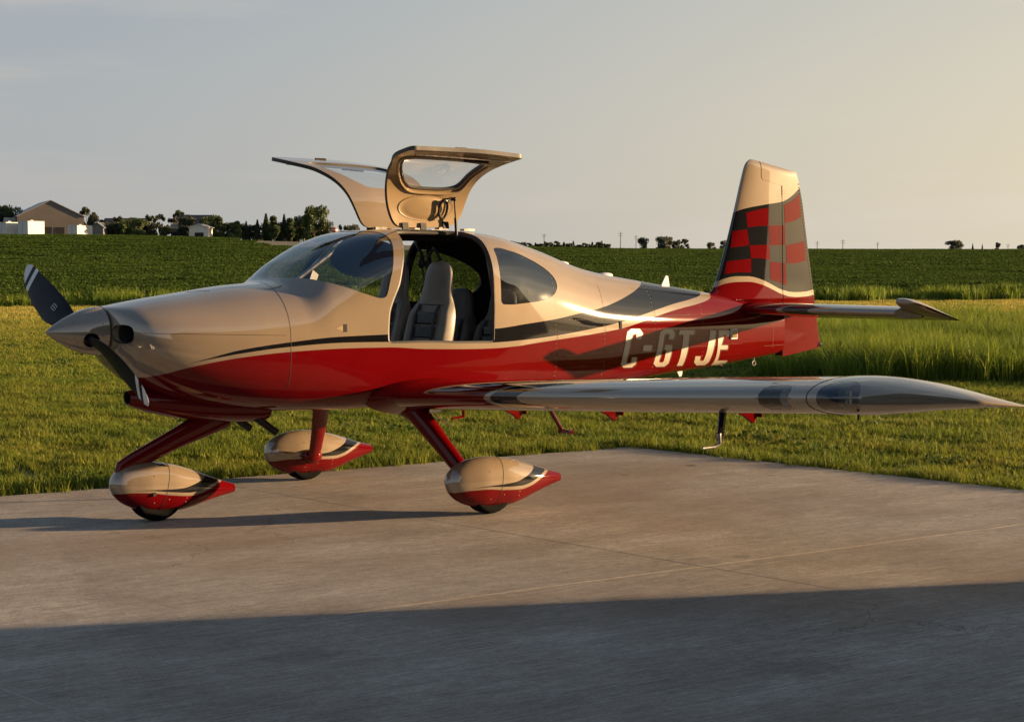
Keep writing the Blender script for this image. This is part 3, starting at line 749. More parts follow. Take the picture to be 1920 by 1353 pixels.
def wing_main(secs, n=72, camber=.012):
    P = []; Vv = []; k = n//2; cs = (1-np.cos(np.linspace(0, np.pi, k+1)))/2
    ax = np.linspace(0, 1.38, 400); ay = _tx(ax)
    for s in secs:
        y = s[0]
        if s[1] != 'tip':
            a = airfoil(n, s[4], camber); P.append(np.stack([s[1]+a[:, 0]*s[2], np.full(len(a), y), s[3]+a[:, 1]*s[2]-s[5]*a[:, 0]], 1)); Vv.append(a[:, 0]*s[2]); continue
        x0 = 0. if y < 4.55 else float(np.interp(y, ay, ax)); xx = x0+(1.379-x0)*cs; bb = np.clip(xx/1.38, 0, 1)
        q = np.clip((y-4.40)/(np.maximum(_tx(xx), 4.401)-4.40), 0, 1); fall = np.sqrt(np.maximum(1-q**2.4, 0))
        bulge = 1+.05*math.sin(min(1, (y-4.4)/.3)*math.pi)
        yt = base_yt(bb)*1.38*fall*bulge; yc = camber*4*bb*(1-bb)*(1-.3*bb)*1.38
        zc = zf(y)-.055*bb-.055*bb*np.clip((y-4.45)/.38, 0, 1)-.012*np.clip((y-4.6)/.23, 0, 1)
        up = np.stack([WX+xx, np.full(k+1, y), zc+yc+yt+.0012], 1); lo = np.stack([WX+xx, np.full(k+1, y), zc+yc-yt-.0012], 1)
        P.append(np.vstack([lo[::-1], up[1:]])); Vv.append(np.concatenate([xx[::-1], xx[1:]]))
    P = np.array(P); Vv = np.array(Vv); U = np.array([s[0] for s in secs])[:, None]
    V, F = grid(P, U, Vv, True); cc = P.mean(1)[:, None]
    if ((P-cc)[..., 2].reshape(-1)*V[:, 7]).sum() < 0: V, F = grid(P, U, Vv, True, True)
    m = P.shape[1]; F.append(tuple((len(secs)-1)*m+j for j in range(m)))
    return V, F
def mirror_y(V, F):
    V = V.copy(); V[:, 1] *= -1; V[:, 6] *= -1; return V, [tuple(reversed(f)) for f in F]
V0, F0 = wing_main(wsec)
bR = lambda V: V[:, 3]-(1.72+1.15*V[:, 4]**.85)
bC = lambda V: V[:, 3]-(1.785+1.18*V[:, 4]**.85)
bK = lambda V: V[:, 3]-(2.05+1.25*V[:, 4]**.80)
lamp = lambda V: ((np.abs((V[:, 3]-4.17)/.105)**2.4+np.abs((V[:, 4]-.0)/.085)**2.4)**(1/2.4)-1)*.08
nav = lambda V: (np.abs((V[:, 3]-4.575)/.112)**1.7+np.abs((V[:, 4]-.03)/.15)**1.7-1)*.08
for sd in (-1, 1):
    V, F = (V0.copy(), list(F0)) if sd > 0 else mirror_y(V0, F0)
    V, gl, F = clip(V, F, lamp(V)); V, gn, F = clip(V, F, nav(V))
    V, tip, F = clip(V, F, 4.40-V[:, 3])
    V, aft, fwd = clip(V, F, 1.03-V[:, 4])
    V, flap, rest = clip(V, aft, V[:, 3]-2.55); V, ail, stub = clip(V, rest, V[:, 3]-4.25)
    def wl(V, F):
        V, r, F = clip(V, F, bR(V)); V, c, F = clip(V, F, bC(V)); V, k, F = clip(V, F, bK(V)); return V, [(r, 2), (c, 0), (k, 1), (F, 0)]
    V2_, FMw = wl(V, fwd+stub)
    w = surf_obj('wing', V2_, FMw, PAINT, AC)
    w['label'] = 'left wing pointing at the camera' if sd < 0 else 'right wing beyond the fuselage'
    for nm, fs in (('flap', flap), ('aileron', ail)):
        V3, FM3 = wl(V, fs); V3 = V3.copy()
        # set back 3 mm so that the hinge line shows as a joint
        o = surf_obj(nm, V3, FM3, PAINT, w); o.location = (.004, 0, -.0015)
    o = surf_obj('wing_tip', V, [(tip, 0)], PAINT, w); 
    for nm, fs in (('landing_light', gl), ('navigation_light', gn)):
        Vc, Fc = compact(V, fs); N = unitn(Vc)
        ln = mk(nm, Vc[:, :3]-N*.001, Fc, [M['lens'] if nm[0] == 'l' else M['clear_lens']], None, w, True, N)
        y0 = 4.17 if nm[0] == 'l' else 4.57; x0 = WX+(.10 if nm[0] == 'l' else .15)
        mb = MB(); mb.box((x0+.02, sd*y0, zf(y0)+.005), (.02, .20 if nm[0] == 'l' else .16, .13 if nm[0] == 'l' else .10)); mb.build('light_bay', M['lining'] if nm[0] == 'l' else M['cream'], ln, False)
        mb = MB()
        if nm[0] == 'l':
            mb.tube([(x0-.03, sd*(y0+.03), zf(y0)), (x0, sd*(y0+.03), zf(y0)), (x0+.01, sd*(y0+.03), zf(y0))], [.045, .035, .012], 16); mb.build('lamp', M['led'], ln)
        else:
            for k in range(4): mb.box((x0-.015, sd*(y0-.01+.028*(k % 2)), zf(y0)-.022+.04*(k//2)), (.02, .020, .026))
            mb.box((x0-.005, sd*(y0-.055), zf(y0)), (.012, .04, .10)); mb.split('lamp', M['led'], ln, False)
    # tip joint and lens screws
    mb = MB(); ring = airfoil(72, .1455, .012)
    mb.tube([(WX+a*WC-.001, sd*4.40, zf(4.40)+b*WC*1.002-.055*a) for a, b in ring if a < .97], .0022, 5, cap=False); mb.build('panel_seam', M['seam'], w)
    mb = MB()
    for k in range(14):
        an = 2*math.pi*k/14; yy = 4.17+.117*math.copysign(abs(math.cos(an))**(2/2.4), math.cos(an)); vv = .098*math.copysign(abs(math.sin(an))**(2/2.4), math.sin(an))
        c = abs(vv)/WC; yt = 5*.145*(.2969*math.sqrt(c)-.126*c-.3516*c*c); mb.ell((WX+abs(vv), sd*yy, zf(yy)+math.copysign(yt*WC, vv)), (.004,)*3, 6, 4)
    tag(mb.build('lens_screws', M['dark_metal'], w), kind='stuff')
    # flap and aileron hinge brackets, red, below the trailing edge
    for y in (.70, 1.72, 2.60, 2.98):
        if y == 2.60: continue
        zb = zf(y)-.045
        mb = MB(); mb.prism([(2.98, sd*y-.012, zb-.01), (3.36, sd*y-.012, zb+.0), (3.36, sd*y-.012, zb-.12), (3.31, sd*y-.012, zb-.175), (3.24, sd*y-.012, zb-.13)], (0, .024, 0))
        o = mb.build('hinge_bracket', M['red'], w, False); bv = o.modifiers.new('b', 'BEVEL'); bv.width = .004
        mb = MB(); mb.box((3.362, sd*y, zb-.07), (.006, .07, .13)); mb.build('hinge_plate', M['red'], w, False)
# pitot mast under the left wing
mb = MB(); y = -3.50
mb.tube([(2.52, y, .90), (2.50, y, .84), (2.485, y, .74), (2.48, y, .70)], [.030, .030, .028, .024], 12, flat=((0, 1, 0), .35)); mb.build('pitot_mast', M['black'], AC)
mb = MB(); mb.tube([(2.47, y, .745), (2.475, y, .685), (2.44, y, .672), (2.34, y, .670)], [.016, .014, .010, .009], 10); mb.build('pitot_tube', M['steel'], AC)
mb = MB(); mb.tube([(2.38, -4.58, .935), (2.38, -4.58, .905)], .006, 8); mb.build('tie_down_point', M['dark_metal'], AC)
# boarding steps
for sd in (-1,):
    mb = MB(); mb.tube([(3.86, sd*.30, .72), (3.93, sd*.36, .55), (3.99, sd*.40, .42)], .016, 10); mb.tube([(3.99, sd*.40, .42), (3.985, sd*.50, .415), (3.98, sd*.53, .415)], .013, 10)
    mb.tube([(3.98, sd*.38, .415), (4.10, sd*.40, .405)], .015, 10); mb.build('boarding_step', M['red'], AC)

# ---------------------------------------------------------------- tail
FLE = curve([(.85, 6.80), (1.20, 6.30), (1.36, 5.93), (1.42, 5.985), (1.458, 6.031), (1.525, 6.067), (1.728, 6.151), (2.105, 6.278), (2.409, 6.373), (2.50, 6.405), (2.539, 6.43), (2.571, 6.475)])
FTE = curve([(.86, 7.41), (.922, 7.409), (.979, 7.384), (1.179, 7.357), (1.394, 7.305), (1.852, 7.22), (2.46, 7.10), (2.52, 7.07), (2.571, 7.0)])
FTE = curve([(.85, 7.42), (.922, 7.409), (1.394, 7.318), (1.852, 7.222), (2.46, 7.10), (2.571, 7.07)])
zs = np.concatenate([np.linspace(.86, 1.34, 26), np.linspace(1.36, 1.60, 26), np.linspace(1.62, 2.48, 60), np.linspace(2.49, 2.571, 12)])
P = []; Vv = []
for z in zs:
    xl = float(FLE(z)) if z > 1.36 else 6.3; xt = float(FTE(z)); c = xt-xl
    th = .088*(1-.0*(z-1.4)); 
    if z > 2.50: th *= max(.12, math.sqrt(max(0, 1-((z-2.50)/.073)**2)))
    if 1.36 <= z < 1.55: th *= 1+.25*((1.55-z)/.19)**2
    a = airfoil(56, th); P.append(np.stack([xl+a[:, 0]*c, a[:, 1]*c, np.full(len(a), z)-.0*a[:, 0]], 1)); Vv.append(xl+a[:, 0]*c)
P = np.array(P)
# the cap slopes down to the rear, as does the lower edge of the rudder
for i, z in enumerate(zs):
    k = max(0, (z-2.2)/.371); P[i, :, 2] -= k*np.maximum(P[i, :, 0]-6.50, 0)*.17
V, F = grid(P, zs[:, None], np.array(Vv), True)
if (V[:, 6]*V[:, 1]).sum() < 0: V, F = grid(P, zs[:, None], np.array(Vv), True, True)
F.append(tuple((len(zs)-1)*P.shape[1]+j for j in range(P.shape[1])))
RC = curve([(5.8, 1.42), (6.046, 1.476), (6.15, 1.508), (6.285, 1.520), (6.42, 1.520), (6.574, 1.497), (6.72, 1.452), (6.848, 1.408), (6.95, 1.385), (7.057, 1.379), (7.2, 1.382), (7.33, 1.394), (7.5, 1.40)])
CT = curve([(5.8, 1.46), (6.067, 1.525), (6.15, 1.552), (6.262, 1.568), (6.42, 1.567), (6.551, 1.546), (6.70, 1.50), (6.847, 1.447), (6.95, 1.427), (7.057, 1.421), (7.2, 1.425), (7.32, 1.441), (7.5, 1.45)])
CB = curve([(6.1, 2.03), (6.267, 2.108), (6.34, 2.135), (6.432, 2.155), (6.655, 2.187), (6.86, 2.214), (6.998, 2.268), (7.125, 2.352), (7.3, 2.5)])
V, F2, cutf = V, F, None
hx = lambda V: V[:, 0]-6.862
V, ff, rr_ = clip(V, F, hx(V))
V, horn, ff = clip(V, ff, -(np.minimum(V[:, 0]-6.585, (V[:, 2]-(2.400-.172*(V[:, 0]-6.585))))))
V, low_, ff = clip(V, ff, V[:, 2]-1.20)
V, low2, rr_ = clip(V, rr_, V[:, 2]-(.858+.115*(V[:, 0]-6.85)))
def finliv(V, F): return livery(V, F, [(RC, 2), (CT, 0), (CB, 1)])
V1, FMf = finliv(V, ff); fin = surf_obj('fin', V1, FMf, PAINT, AC)
V1, FMr = finliv(V, rr_+horn); rud = surf_obj('rudder', V1, FMr, PAINT, AC); rud.location = (.008, 0, 0)
mb = MB(); mb.box((6.862, 0, 1.62), (.012, .05, 1.46)); mb.build('rudder_spar', M['lining'], AC, False)
mb = MB(); mb.prism([(6.585, -.012, 2.394), (6.86, -.02, 2.346), (6.86, -.02, 2.352), (6.585, -.012, 2.400)], (0, .03, 0)); mb.build('rudder_horn_gap', M['lining'], AC, False)
bt = [(6.872, -.030, .866), (7.15, -.022, .895), (7.405, -.004, .926), (7.405, .004, .926), (7.15, .022, .895), (6.872, .030, .866)]
mb = MB(); mb.prism(bt, (0, 0, .01)); mb.build('rudder_bottom', M['red'], rud, False)
mb = MB(); mb.ell((7.40, 0, .945), (.035, .018, .02)); mb.build('tail_light', M['lens'], rud)
mb = MB()
for sd in (-1,):
    for k in range(56):
        z = .93+.0255*k
        if z < 2.33: mb.ell((6.885, -.041 if z > 1.3 else -.04, z), (.003,)*3, 6, 4); mb.ell((6.845, -.045 if z > 1.3 else -.045, z), (.003,)*3, 6, 4)
    for k in range(50):
        z = 1.0+.028*k; mb.ell((float(FTE(z))-.018, -.004, z), (.0045,)*3, 6, 4)
tag(mb.build('rivets', M['dark_metal'], AC), kind='stuff')
# checker squares lie on the skin of fin and rudder
import mathutils.bvhtree as bvt
def bvh(o):
    me = o.data; return bvt.BVHTree.FromPolygons([v.co+o.location for v in me.vertices], [tuple(p.vertices) for p in me.polygons])
bf, br = bvh(fin), bvh(rud)
def fin_y(side):
    def f(x, z, l):
        for b in (bf, br):
            h = b.ray_cast(Vector((x, side*.5, z)), Vector((0, -side, 0)))
            if h[0] is not None and abs(h[0].y) < .2: return h[0].y+side*l
        return side*(.03+l)
    return f
CH = dict(A=[(6.399,2.110),(6.54,2.140),(6.678,2.158),(6.68,2.004),(6.54,1.998),(6.411,1.986)],
B=[(6.68,2.004),(6.852,2.008),(6.852,1.835),(6.687,1.835)],B2=[(6.872,2.009),(6.904,2.010),(6.906,1.835),(6.872,1.835)],
C=[(6.89,2.184),(7.00,2.222),(7.11,2.285),(7.141,2.086),(7.03,2.048),(6.904,2.024)],D=[(6.247,1.951),(6.405,1.971),(6.431,1.834),(6.22,1.811)],
E=[(6.435,1.831),(6.687,1.838),(6.702,1.704),(6.57,1.722),(6.448,1.723)],F=[(6.918,1.832),(7.184,1.871),(7.208,1.700),(7.06,1.675),(6.925,1.677)],
G=[(6.173,1.695),(6.448,1.72),(6.449,1.598),(6.30,1.602),(6.142,1.589)],H=[(6.695,1.693),(6.852,1.682),(6.852,1.500),(6.698,1.539)],H2=[(6.872,1.68),(6.913,1.677),(6.923,1.485),(6.872,1.493)])
for sd in (-1, 1):
    for k, p in CH.items():
        o = flatdecal('checker_square', p, M['red'], fin if p[0][0] < 6.86 else rud, fin_y(sd), .0016, 4)
        if sd > 0: o.data.flip_normals()
        if p[0][0] > 6.86: o.location = (-.008, 0, 0)
# horizontal tail
hs = []
XL = lambda y: 6.262+.012*y
XT = lambda y: 7.02-.035*y
for y in np.concatenate([np.linspace(.02, 1.74, 54), np.linspace(1.75, 1.86, 14)]):
    e = max(0, (y-1.75)/.11); x_ = XL(y)+.05*e**2; hs.append((y, x_, XT(y)-x_, 1.292+.003*y, .135*math.sqrt(max(.05, 1-e**2*.95)), .0))
V0, F0 = wing_surface(hs, 56)
hR = lambda V: V[:, 3]-(.50+1.2*V[:, 4]**.85); hC = lambda V: V[:, 3]-(.56+1.25*V[:, 4]**.85); hK = lambda V: V[:, 3]-(.84+1.6*V[:, 4]**.8)
for sd in (-1, 1):
    V, F = (V0.copy(), list(F0)) if sd > 0 else mirror_y(V0, F0)
    V, hsf, ele = clip(V, F, V[:, 0]-6.67)
    V, root, hsf = clip(V, hsf, V[:, 3]-1.725)     # hsf now the horn part outboard
    def hl(V, F):
        V, r, F = clip(V, F, hR(V)); V, c, F = clip(V, F, hC(V)); V, k, F = clip(V, F, hK(V)); return V, [(r, 2), (c, 0), (k, 1), (F, 0)]
    V1, FMh = hl(V, root); st = surf_obj('horizontal_stabilizer', V1, FMh, PAINT, AC)
    piv = np.array((6.67, 0, 1.297)); V1, FMe = hl(V, ele+hsf); V1 = V1.copy(); V1[:, :3] -= piv
    el_ = surf_obj('elevator', V1, FMe, PAINT, AC); el_.location = piv; el_.rotation_euler = (0, rad(14.5), 0)
    # inboard face of the balance horn and the stabilizer tip rib
    def rib(y, x0, x1, nm, par, off):
        pts = []
        for a, b in airfoil(40, .134):
            x = XL(y)+a*(XT(y)-XL(y))
            if x0 <= x <= x1: pts.append((x-off[0], sd*y, 1.292+.003*y+b*(XT(y)-XL(y))-off[2]))
        if len(pts) > 3: mb = MB(); mb.prism(pts, (0, .003, 0)); mb.build(nm, M['cream'], par, False)
    rib(1.727, 6.2, 7.2, 'horn_rib', el_, piv); rib(1.722, 6.2, 6.67, 'tip_rib', st, (0, 0, 0))
    mb = MB(); mb.box((6.672, sd*.88, 1.295), (.012, 1.60, .055)); mb.build('elevator_spar', M['lining'], st, False)
mb = MB()
for k in range(20): mb.ell((6.56+.016*k, fy(6.56+.016*k, 1.0)-.001, .965), (.003, .003, .003), 6, 4)
for k in range(12): mb.ell((6.70, fy(6.70, .95+.03*k), .95+.027*k), (.0035,)*3, 6, 4)
tag(mb.build('rivets', M['rivet'], AC), kind='stuff')

# ---------------------------------------------------------------- landing gear
ptop = curve([(2.312, .232), (2.320, .262), (2.337, .298), (2.395, .345), (2.512, .381), (2.62, .390), (2.70, .386), (2.858, .358), (3.012, .314), (3.184, .259), (3.285, .233)])
pbot = curve([(2.312, .228), (2.320, .205), (2.351, .150), (2.424, .095), (2.512, .062), (2.631, .045), (2.827, .045), (2.934, .065), (3.059, .105), (3.184, .142), (3.285, .168)])
pw = curve([(2.312, .004), (2.325, .04), (2.36, .07), (2.45, .10), (2.60, .122), (2.75, .122), (2.95, .100), (3.15, .066), (3.285, .048)])
PR = curve([(2.28, .160), (2.35, .170), (2.45, .181), (2.56, .182), (2.72, .166), (2.88, .158), (2.97, .172), (3.05, .201), (3.13, .238), (3.20, .262), (3.4, .31)])
PC = curve([(2.28, .170), (2.35, .182), (2.45, .195), (2.56, .198), (2.72, .188), (2.88, .182), (2.97, .196), (3.05, .226), (3.13, .257), (3.20, .278), (3.4, .33)])
PB = curve([(2.28, .170), (2.35, .182), (2.45, .195), (2.56, .203), (2.72, .207), (2.82, .214), (2.92, .240), (3.0, .275), (3.06, .315), (3.4, .5)])
xp = np.concatenate([2.312+.12*np.linspace(0, 1, 14)**2, np.linspace(2.445, 3.285, 60)])
secs = [(x, 0, (ptop(x)+pbot(x))/2, float(pw(x)), float(ptop(x)-pbot(x))/2, 2.15) for x in xp]
Vp, Fp = loft('', [tuple(float(q) for q in s) for s in secs], None, None, 48)
Vp, FMp = livery(Vp, Fp, [(PR, 2), (PC, 0), (PB, 1)])
def wheelset(cx, cy, scale=1., tilt=0., lbl=None):
    Vq = Vp.copy(); Vq[:, 0] = (Vq[:, 0]-2.67)*scale; Vq[:, 2] = (Vq[:, 2]-.19)*scale; Vq[:, 1] *= scale
    o = surf_obj('wheel_fairing', Vq, FMp, PAINT, AC); o.location = (cx, cy, .19+(.01 if tilt else 0)); o.rotation_euler = (0, tilt, 0)
    if lbl: o['label'] = lbl
    mb = MB(); R = .19
    prof = [(R-.075, .05), (R-.03, .068), (R-.010, .060), (R-.002, .040), (R, .015), (R, -.015), (R-.002, -.040), (R-.010, -.060), (R-.03, -.068), (R-.075, -.05)]
    n = 40; b = [(cx-(-.0)+r*math.cos(2*math.pi*i/n), cy+w, R+r*math.sin(2*math.pi*i/n)) for r, w in prof for i in range(n)]
    f = [(k*n+i, k*n+(i+1)%n, (k+1)*n+(i+1)%n, (k+1)*n+i) for k in range(len(prof)-1) for i in range(n)]
    mk('wheel', b, f, [M['tyre']], None, AC)
    mb.tube([(cx, cy-.045, R), (cx, cy+.045, R)], .116, 24); mb.build('rim', M['dark_metal'], AC)
    mb = MB(); n = 24; yy = -.124*scale
    for (x, z) in ((2.86, .145), (2.86, .115), (2.72, .135), (2.61, .05+.06), (2.60, .30)):
        w = float(pw(x)); a_ = (ptop(x)-pbot(x))/2; q = abs(z-(ptop(x)+pbot(x))/2)/a_; y_ = -w*(1-q**2.15)**(1/2.15); mb.ell(((x-2.67)*scale, y_*scale, (z-.19)*scale), (.0045,)*3, 6, 4)
    tag(mb.build('fairing_screws', M['rivet'], o), kind='stuff')
    # joint between the front and rear halves
    mb = MB(); pts = []
    for k in range(41):
        an = math.pi*(-.5+1.0*k/40); x = 2.70+.03*math.sin(an); zc = (ptop(x)+pbot(x))/2; a_ = (ptop(x)-pbot(x))/2
        c, s = math.cos(an), math.sin(an); pts.append(((x-2.67)*scale, -float(pw(x))*abs(c)**(2/2.15)*scale*1.002, (zc+a_*math.copysign(abs(s)**(2/2.15), s)*1.002-.19)*scale))
    mb.tube(pts, .0016, 5, cap=False); mb.build('panel_seam', M['seam'], o)
    return o
wheelset(2.675, -1.15, 1., 0, 'wheel fairing of the near main wheel'); wheelset(2.675, 1.15, 1., 0, 'wheel fairing of the far main wheel')
nf = wheelset(.775, 0., .94, rad(4.2), 'wheel fairing of the nose wheel')
mb = MB(); mb.tube([((2.60-2.67), -.118, (.175-.19)), ((2.60-2.67), -.123, (.175-.19))], .013, 14); mb.build('tow_socket', M['lining'], nf)
for sd in (-1, 1):
    mb = MB(); mb.tube([(2.42, sd*.48, .74), (2.48, sd*.60, .66), (2.56, sd*.76, .46), (2.63, sd*.92, .27), (2.665, sd*1.02, .16)], [.09, .078, .064, .056, .05], 20, flat=((0, 1, .5), .42))
    mb.build('gear_leg', M['red'], AC)
    mb = MB(); mb.ell((2.50, sd*.56, .70), (.15, .12, .05), 20, 10); mb.build('leg_fairing', M['red'], AC)
    mb = MB(); mb.ell((2.65, sd*1.0, .20), (.085, .06, .055), 20, 10); mb.build('lower_leg_fairing', M['red'], AC)
    mb = MB(); mb.tube([(2.62, sd*.60, .64), (2.70, sd*.64, .58), (2.73, sd*.66, .55)], .005, 6); mb.build('brake_line', M['steel'], AC)
mb = MB(); mb.tube([(1.30, 0, .68), (1.16, 0, .625), (.93, 0, .535), (.60, 0, .395), (.53, 0, .36), (.515, 0, .33)], [.10, .09, .070, .060, .055, .04], 20, flat=((0, 1, 0), .48)); mb.build('nose_gear_leg', M['red'], AC)
mb = MB()
for s_ in (-1, 1): mb.tube([(.64, s_*.03, .34), (.70, s_*.06, .28), (.775, s_*.06, .20)], .018, 10)
mb.split('nose_fork', M['red'], AC)
mb = MB(); mb.tube([(3.02, -.42, .69), (3.03, -.42, .585)], .010, 8); mb.tube([(3.03, -.42, .585), (2.92, -.42, .578)], .009, 8); mb.build('belly_drain', M['red'], AC)
# fillet where the wing meets the fuselage
for sd in (-1, 1):
    mb = MB(); a = airfoil(40, .20, .01); n = len(a); rows = []
    for k, (y, ex) in enumerate(((.50, 1.45), (.58, 1.30), (.66, 1.12), (.74, 1.03), (.80, .99))):
        rows.append([(WX-.10*(ex-1)*2+c*(WC+.2*(ex-1)*2), sd*y, zf(y)+.005+z*WC*.68*ex-.055*c) for c, z in a])
    b = [p for r in rows for p in r]; f = [(k*n+i, k*n+(i+1)%n, (k+1)*n+(i+1)%n, (k+1)*n+i) for k in range(4) for i in range(n)]
    mk('wing_root_fairing', b, f, [M['red']], None, AC)

# ================================================================== THE GROUND
def latdep(x, y):
    dx = x-CAMP[0]; dy = y-CAMP[1]; return dx*RH[0]+dy*RH[1], dx*FH[0]+dy*FH[1]
def world(lat, dep): return CAMP[0]+RH[0]*lat+FH[0]*dep, CAMP[1]+RH[1]*lat+FH[1]*dep
SKYL = curve([(-3, 4.5), (-.292, 4.5), (-.23, 4.4), (-.15, 3.85), (-.08, 3.2), (0, 2.55), (.06, 2.25), (.29, 2.10), (3, 2.10)])
def tz(x, y):
    lat, dep = latdep(x, y); d = np.hypot(lat, dep); b = np.where(dep > 1, lat/np.maximum(dep, 1), np.sign(lat)*3)
    t = np.clip((d-66)/(300-66), 0, 1); s = t*t*(3-2*t)*.55+t*.45
    t2 = np.clip((d-300)/300, 0, 1)
    und = .10*np.sin(x*.031+1)*np.sin(y*.027)*t
    return -.03+SKYL(b)*s*np.where(dep > 0, 1, .6)+und-1.2*t2*t2
def mesh_node_mat(name):
    m, t, b = mat(name); return m, t, b, t.nodes, t.links
def noise(t, scale, detail=4, vec=None, rough=.5):
    n = t.nodes.new('ShaderNodeTexNoise'); n.inputs['Scale'].default_value = scale; n.inputs['Detail'].default_value = detail; n.inputs['Roughness'].default_value = rough
    if vec is not None: t.links.new(vec, n.inputs[0])
    return n.outputs[0]
def ramp(t, f, stops):
    n = t.nodes.new('ShaderNodeValToRGB'); e = n.color_ramp.elements
    while len(e) < len(stops): e.new(.5)
    for k, (p, c) in enumerate(stops): e[k].position = p; e[k].color = (*c, 1) if len(c) == 3 else c
    t.links.new(f, n.inputs[0]); return n.outputs[0]
def mixc(t, f, a, b, blend='MIX'):
    n = t.nodes.new('ShaderNodeMix'); n.data_type = 'RGBA'; n.blend_type = blend
    for s, v in ((n.inputs[0], f), (n.inputs[6], a), (n.inputs[7], b)):
        if isinstance(v, (int, float)): s.default_value = v
        elif isinstance(v, tuple): s.default_value = (*v, 1)
        else: t.links.new(v, s)
    return n.outputs[2]
def mapping(t, vec, scale=(1,1,1), rot=(0,0,0)):
    n = t.nodes.new('ShaderNodeMapping'); n.inputs['Scale'].default_value = scale; n.inputs['Rotation'].default_value = rot; t.links.new(vec, n.inputs[0]); return n.outputs[0]
def geopos(t):
    g = t.nodes.new('ShaderNodeNewGeometry'); return g.outputs['Position']

# soil / sward colour under the plants
m, t, b, _, _ = mesh_node_mat('soil_and_sward'); p = geopos(t)
c = ramp(t, noise(t, .5, 6, p), [(.3, (.035, .062, .012)), (.5, (.055, .085, .016)), (.7, (.085, .10, .026))])
c2 = ramp(t, noise(t, 9, 5, p), [(.3, (.55, .55, .5)), (.7, (1.25, 1.2, 1.1))]); c = mixc(t, 1., c, c2, 'MULTIPLY')
t.links.new(c, b.inputs['Base Color']); b.inputs['Roughness'].default_value = .95
bu = t.nodes.new('ShaderNodeBump'); bu.inputs['Strength'].default_value = .8; bu.inputs['Distance'].default_value = .05; t.links.new(noise(t, 12, 6, p), bu.inputs['Height']); t.links.new(bu.outputs[0], b.inputs['Normal'])
M['soil'] = m
m, t, b, _, _ = mesh_node_mat('crop_soil'); p = geopos(t)
c = ramp(t, noise(t, .25, 6, p), [(.3, (.018, .032, .010)), (.7, (.034, .052, .016))])
c = mixc(t, 1., c, ramp(t, noise(t, 3.5, 6, p, .7), [(.32, (.45, .5, .45)), (.7, (1.5, 1.45, 1.2))]), 'MULTIPLY')
t.links.new(c, b.inputs['Base Color']); b.inputs['Roughness'].default_value = .95
bu = t.nodes.new('ShaderNodeBump'); bu.inputs['Strength'].default_value = 1.; bu.inputs['Distance'].default_value = .25; t.links.new(noise(t, 2.5, 6, p, .7), bu.inputs['Height']); t.links.new(bu.outputs[0], b.inputs['Normal'])
M['crop_soil'] = m
def cropline(lat): return 63.2+.244*lat
rings = np.concatenate([np.linspace(0, 60, 31), np.linspace(62, 70, 9), np.linspace(73, 330, 66), np.geomspace(345, 9000, 26)])
az = np.concatenate([np.linspace(-180, -24, 40)[:-1], np.linspace(-24, 24, 130), np.linspace(24, 180, 40)[1:-1]])
Vt = []
for r in rings:
    for a in az:
        lat, dep = r*math.sin(rad(a)), r*math.cos(rad(a)); x, y = world(lat, dep); Vt.append((x, y, 0))
Vt = np.array(Vt); Vt[:, 2] = tz(Vt[:, 0], Vt[:, 1]); na = len(az)
Ft = [(i*na+j, (i+1)*na+j, (i+1)*na+(j+1)%na, i*na+(j+1)%na) for i in range(len(rings)-1) for j in range(na)]
mi = []
for f in Ft:
    q = Vt[list(f)].mean(0); lat, dep = latdep(q[0], q[1]); mi.append(1 if dep > cropline(lat)+.5 or np.hypot(lat, dep) > 120 else 0)
g = mk('ground', Vt, [tuple(reversed(f)) for f in Ft], [M['soil'], M['crop_soil']], mi); tag(g, kind='structure')

# concrete pad: separate slabs with open joints
KX, KY = 6.233, 1.234; e1 = (-.996, .0888); e2 = (.0662, -.998)
def padpt(a, b): return (KX+a*e1[0]+b*e2[0], KY+a*e1[1]+b*e2[1])
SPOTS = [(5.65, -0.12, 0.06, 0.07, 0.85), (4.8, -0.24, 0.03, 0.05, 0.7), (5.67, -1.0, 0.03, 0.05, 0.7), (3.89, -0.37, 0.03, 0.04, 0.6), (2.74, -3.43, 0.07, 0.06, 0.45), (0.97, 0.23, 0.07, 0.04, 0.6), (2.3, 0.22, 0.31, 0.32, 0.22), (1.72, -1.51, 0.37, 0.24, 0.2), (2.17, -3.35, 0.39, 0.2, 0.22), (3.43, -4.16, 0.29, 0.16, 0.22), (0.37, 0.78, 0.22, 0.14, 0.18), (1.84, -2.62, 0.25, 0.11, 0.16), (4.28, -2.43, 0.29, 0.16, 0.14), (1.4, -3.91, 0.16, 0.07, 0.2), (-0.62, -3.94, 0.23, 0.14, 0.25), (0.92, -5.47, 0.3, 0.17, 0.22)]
m, t, b, _, _ = mesh_node_mat('broomed_concrete'); p = geopos(t)
rp = mapping(t, p, (1, 1, 1), (0, 0, .0888))
base = ramp(t, noise(t, .45, 6, p, .6), [(.28, (.250, .228, .202)), (.5, (.325, .298, .267)), (.75, (.40, .37, .335))])
# broom streaks running along the pad
st1 = noise(t, 1.0, 5, mapping(t, rp, (2.2, 11, 1)), .8); st2 = noise(t, 1.0, 4, mapping(t, rp, (3.4, 46, 1)), .9); st3 = noise(t, 1.0, 3, mapping(t, rp, (.3, 2.4, 1)), .6)
base = mixc(t, 1., base, ramp(t, st1, [(.25, (.84, .845, .85)), (.75, (1.12, 1.12, 1.11))]), 'MULTIPLY')
base = mixc(t, 1., base, ramp(t, st2, [(.32, (.62, .62, .62)), (.68, (1.34, 1.34, 1.34))]), 'MULTIPLY')
base = mixc(t, 1., base, ramp(t, st3, [(.3, (.82, .80, .78)), (.7, (1.12, 1.12, 1.12))]), 'MULTIPLY')
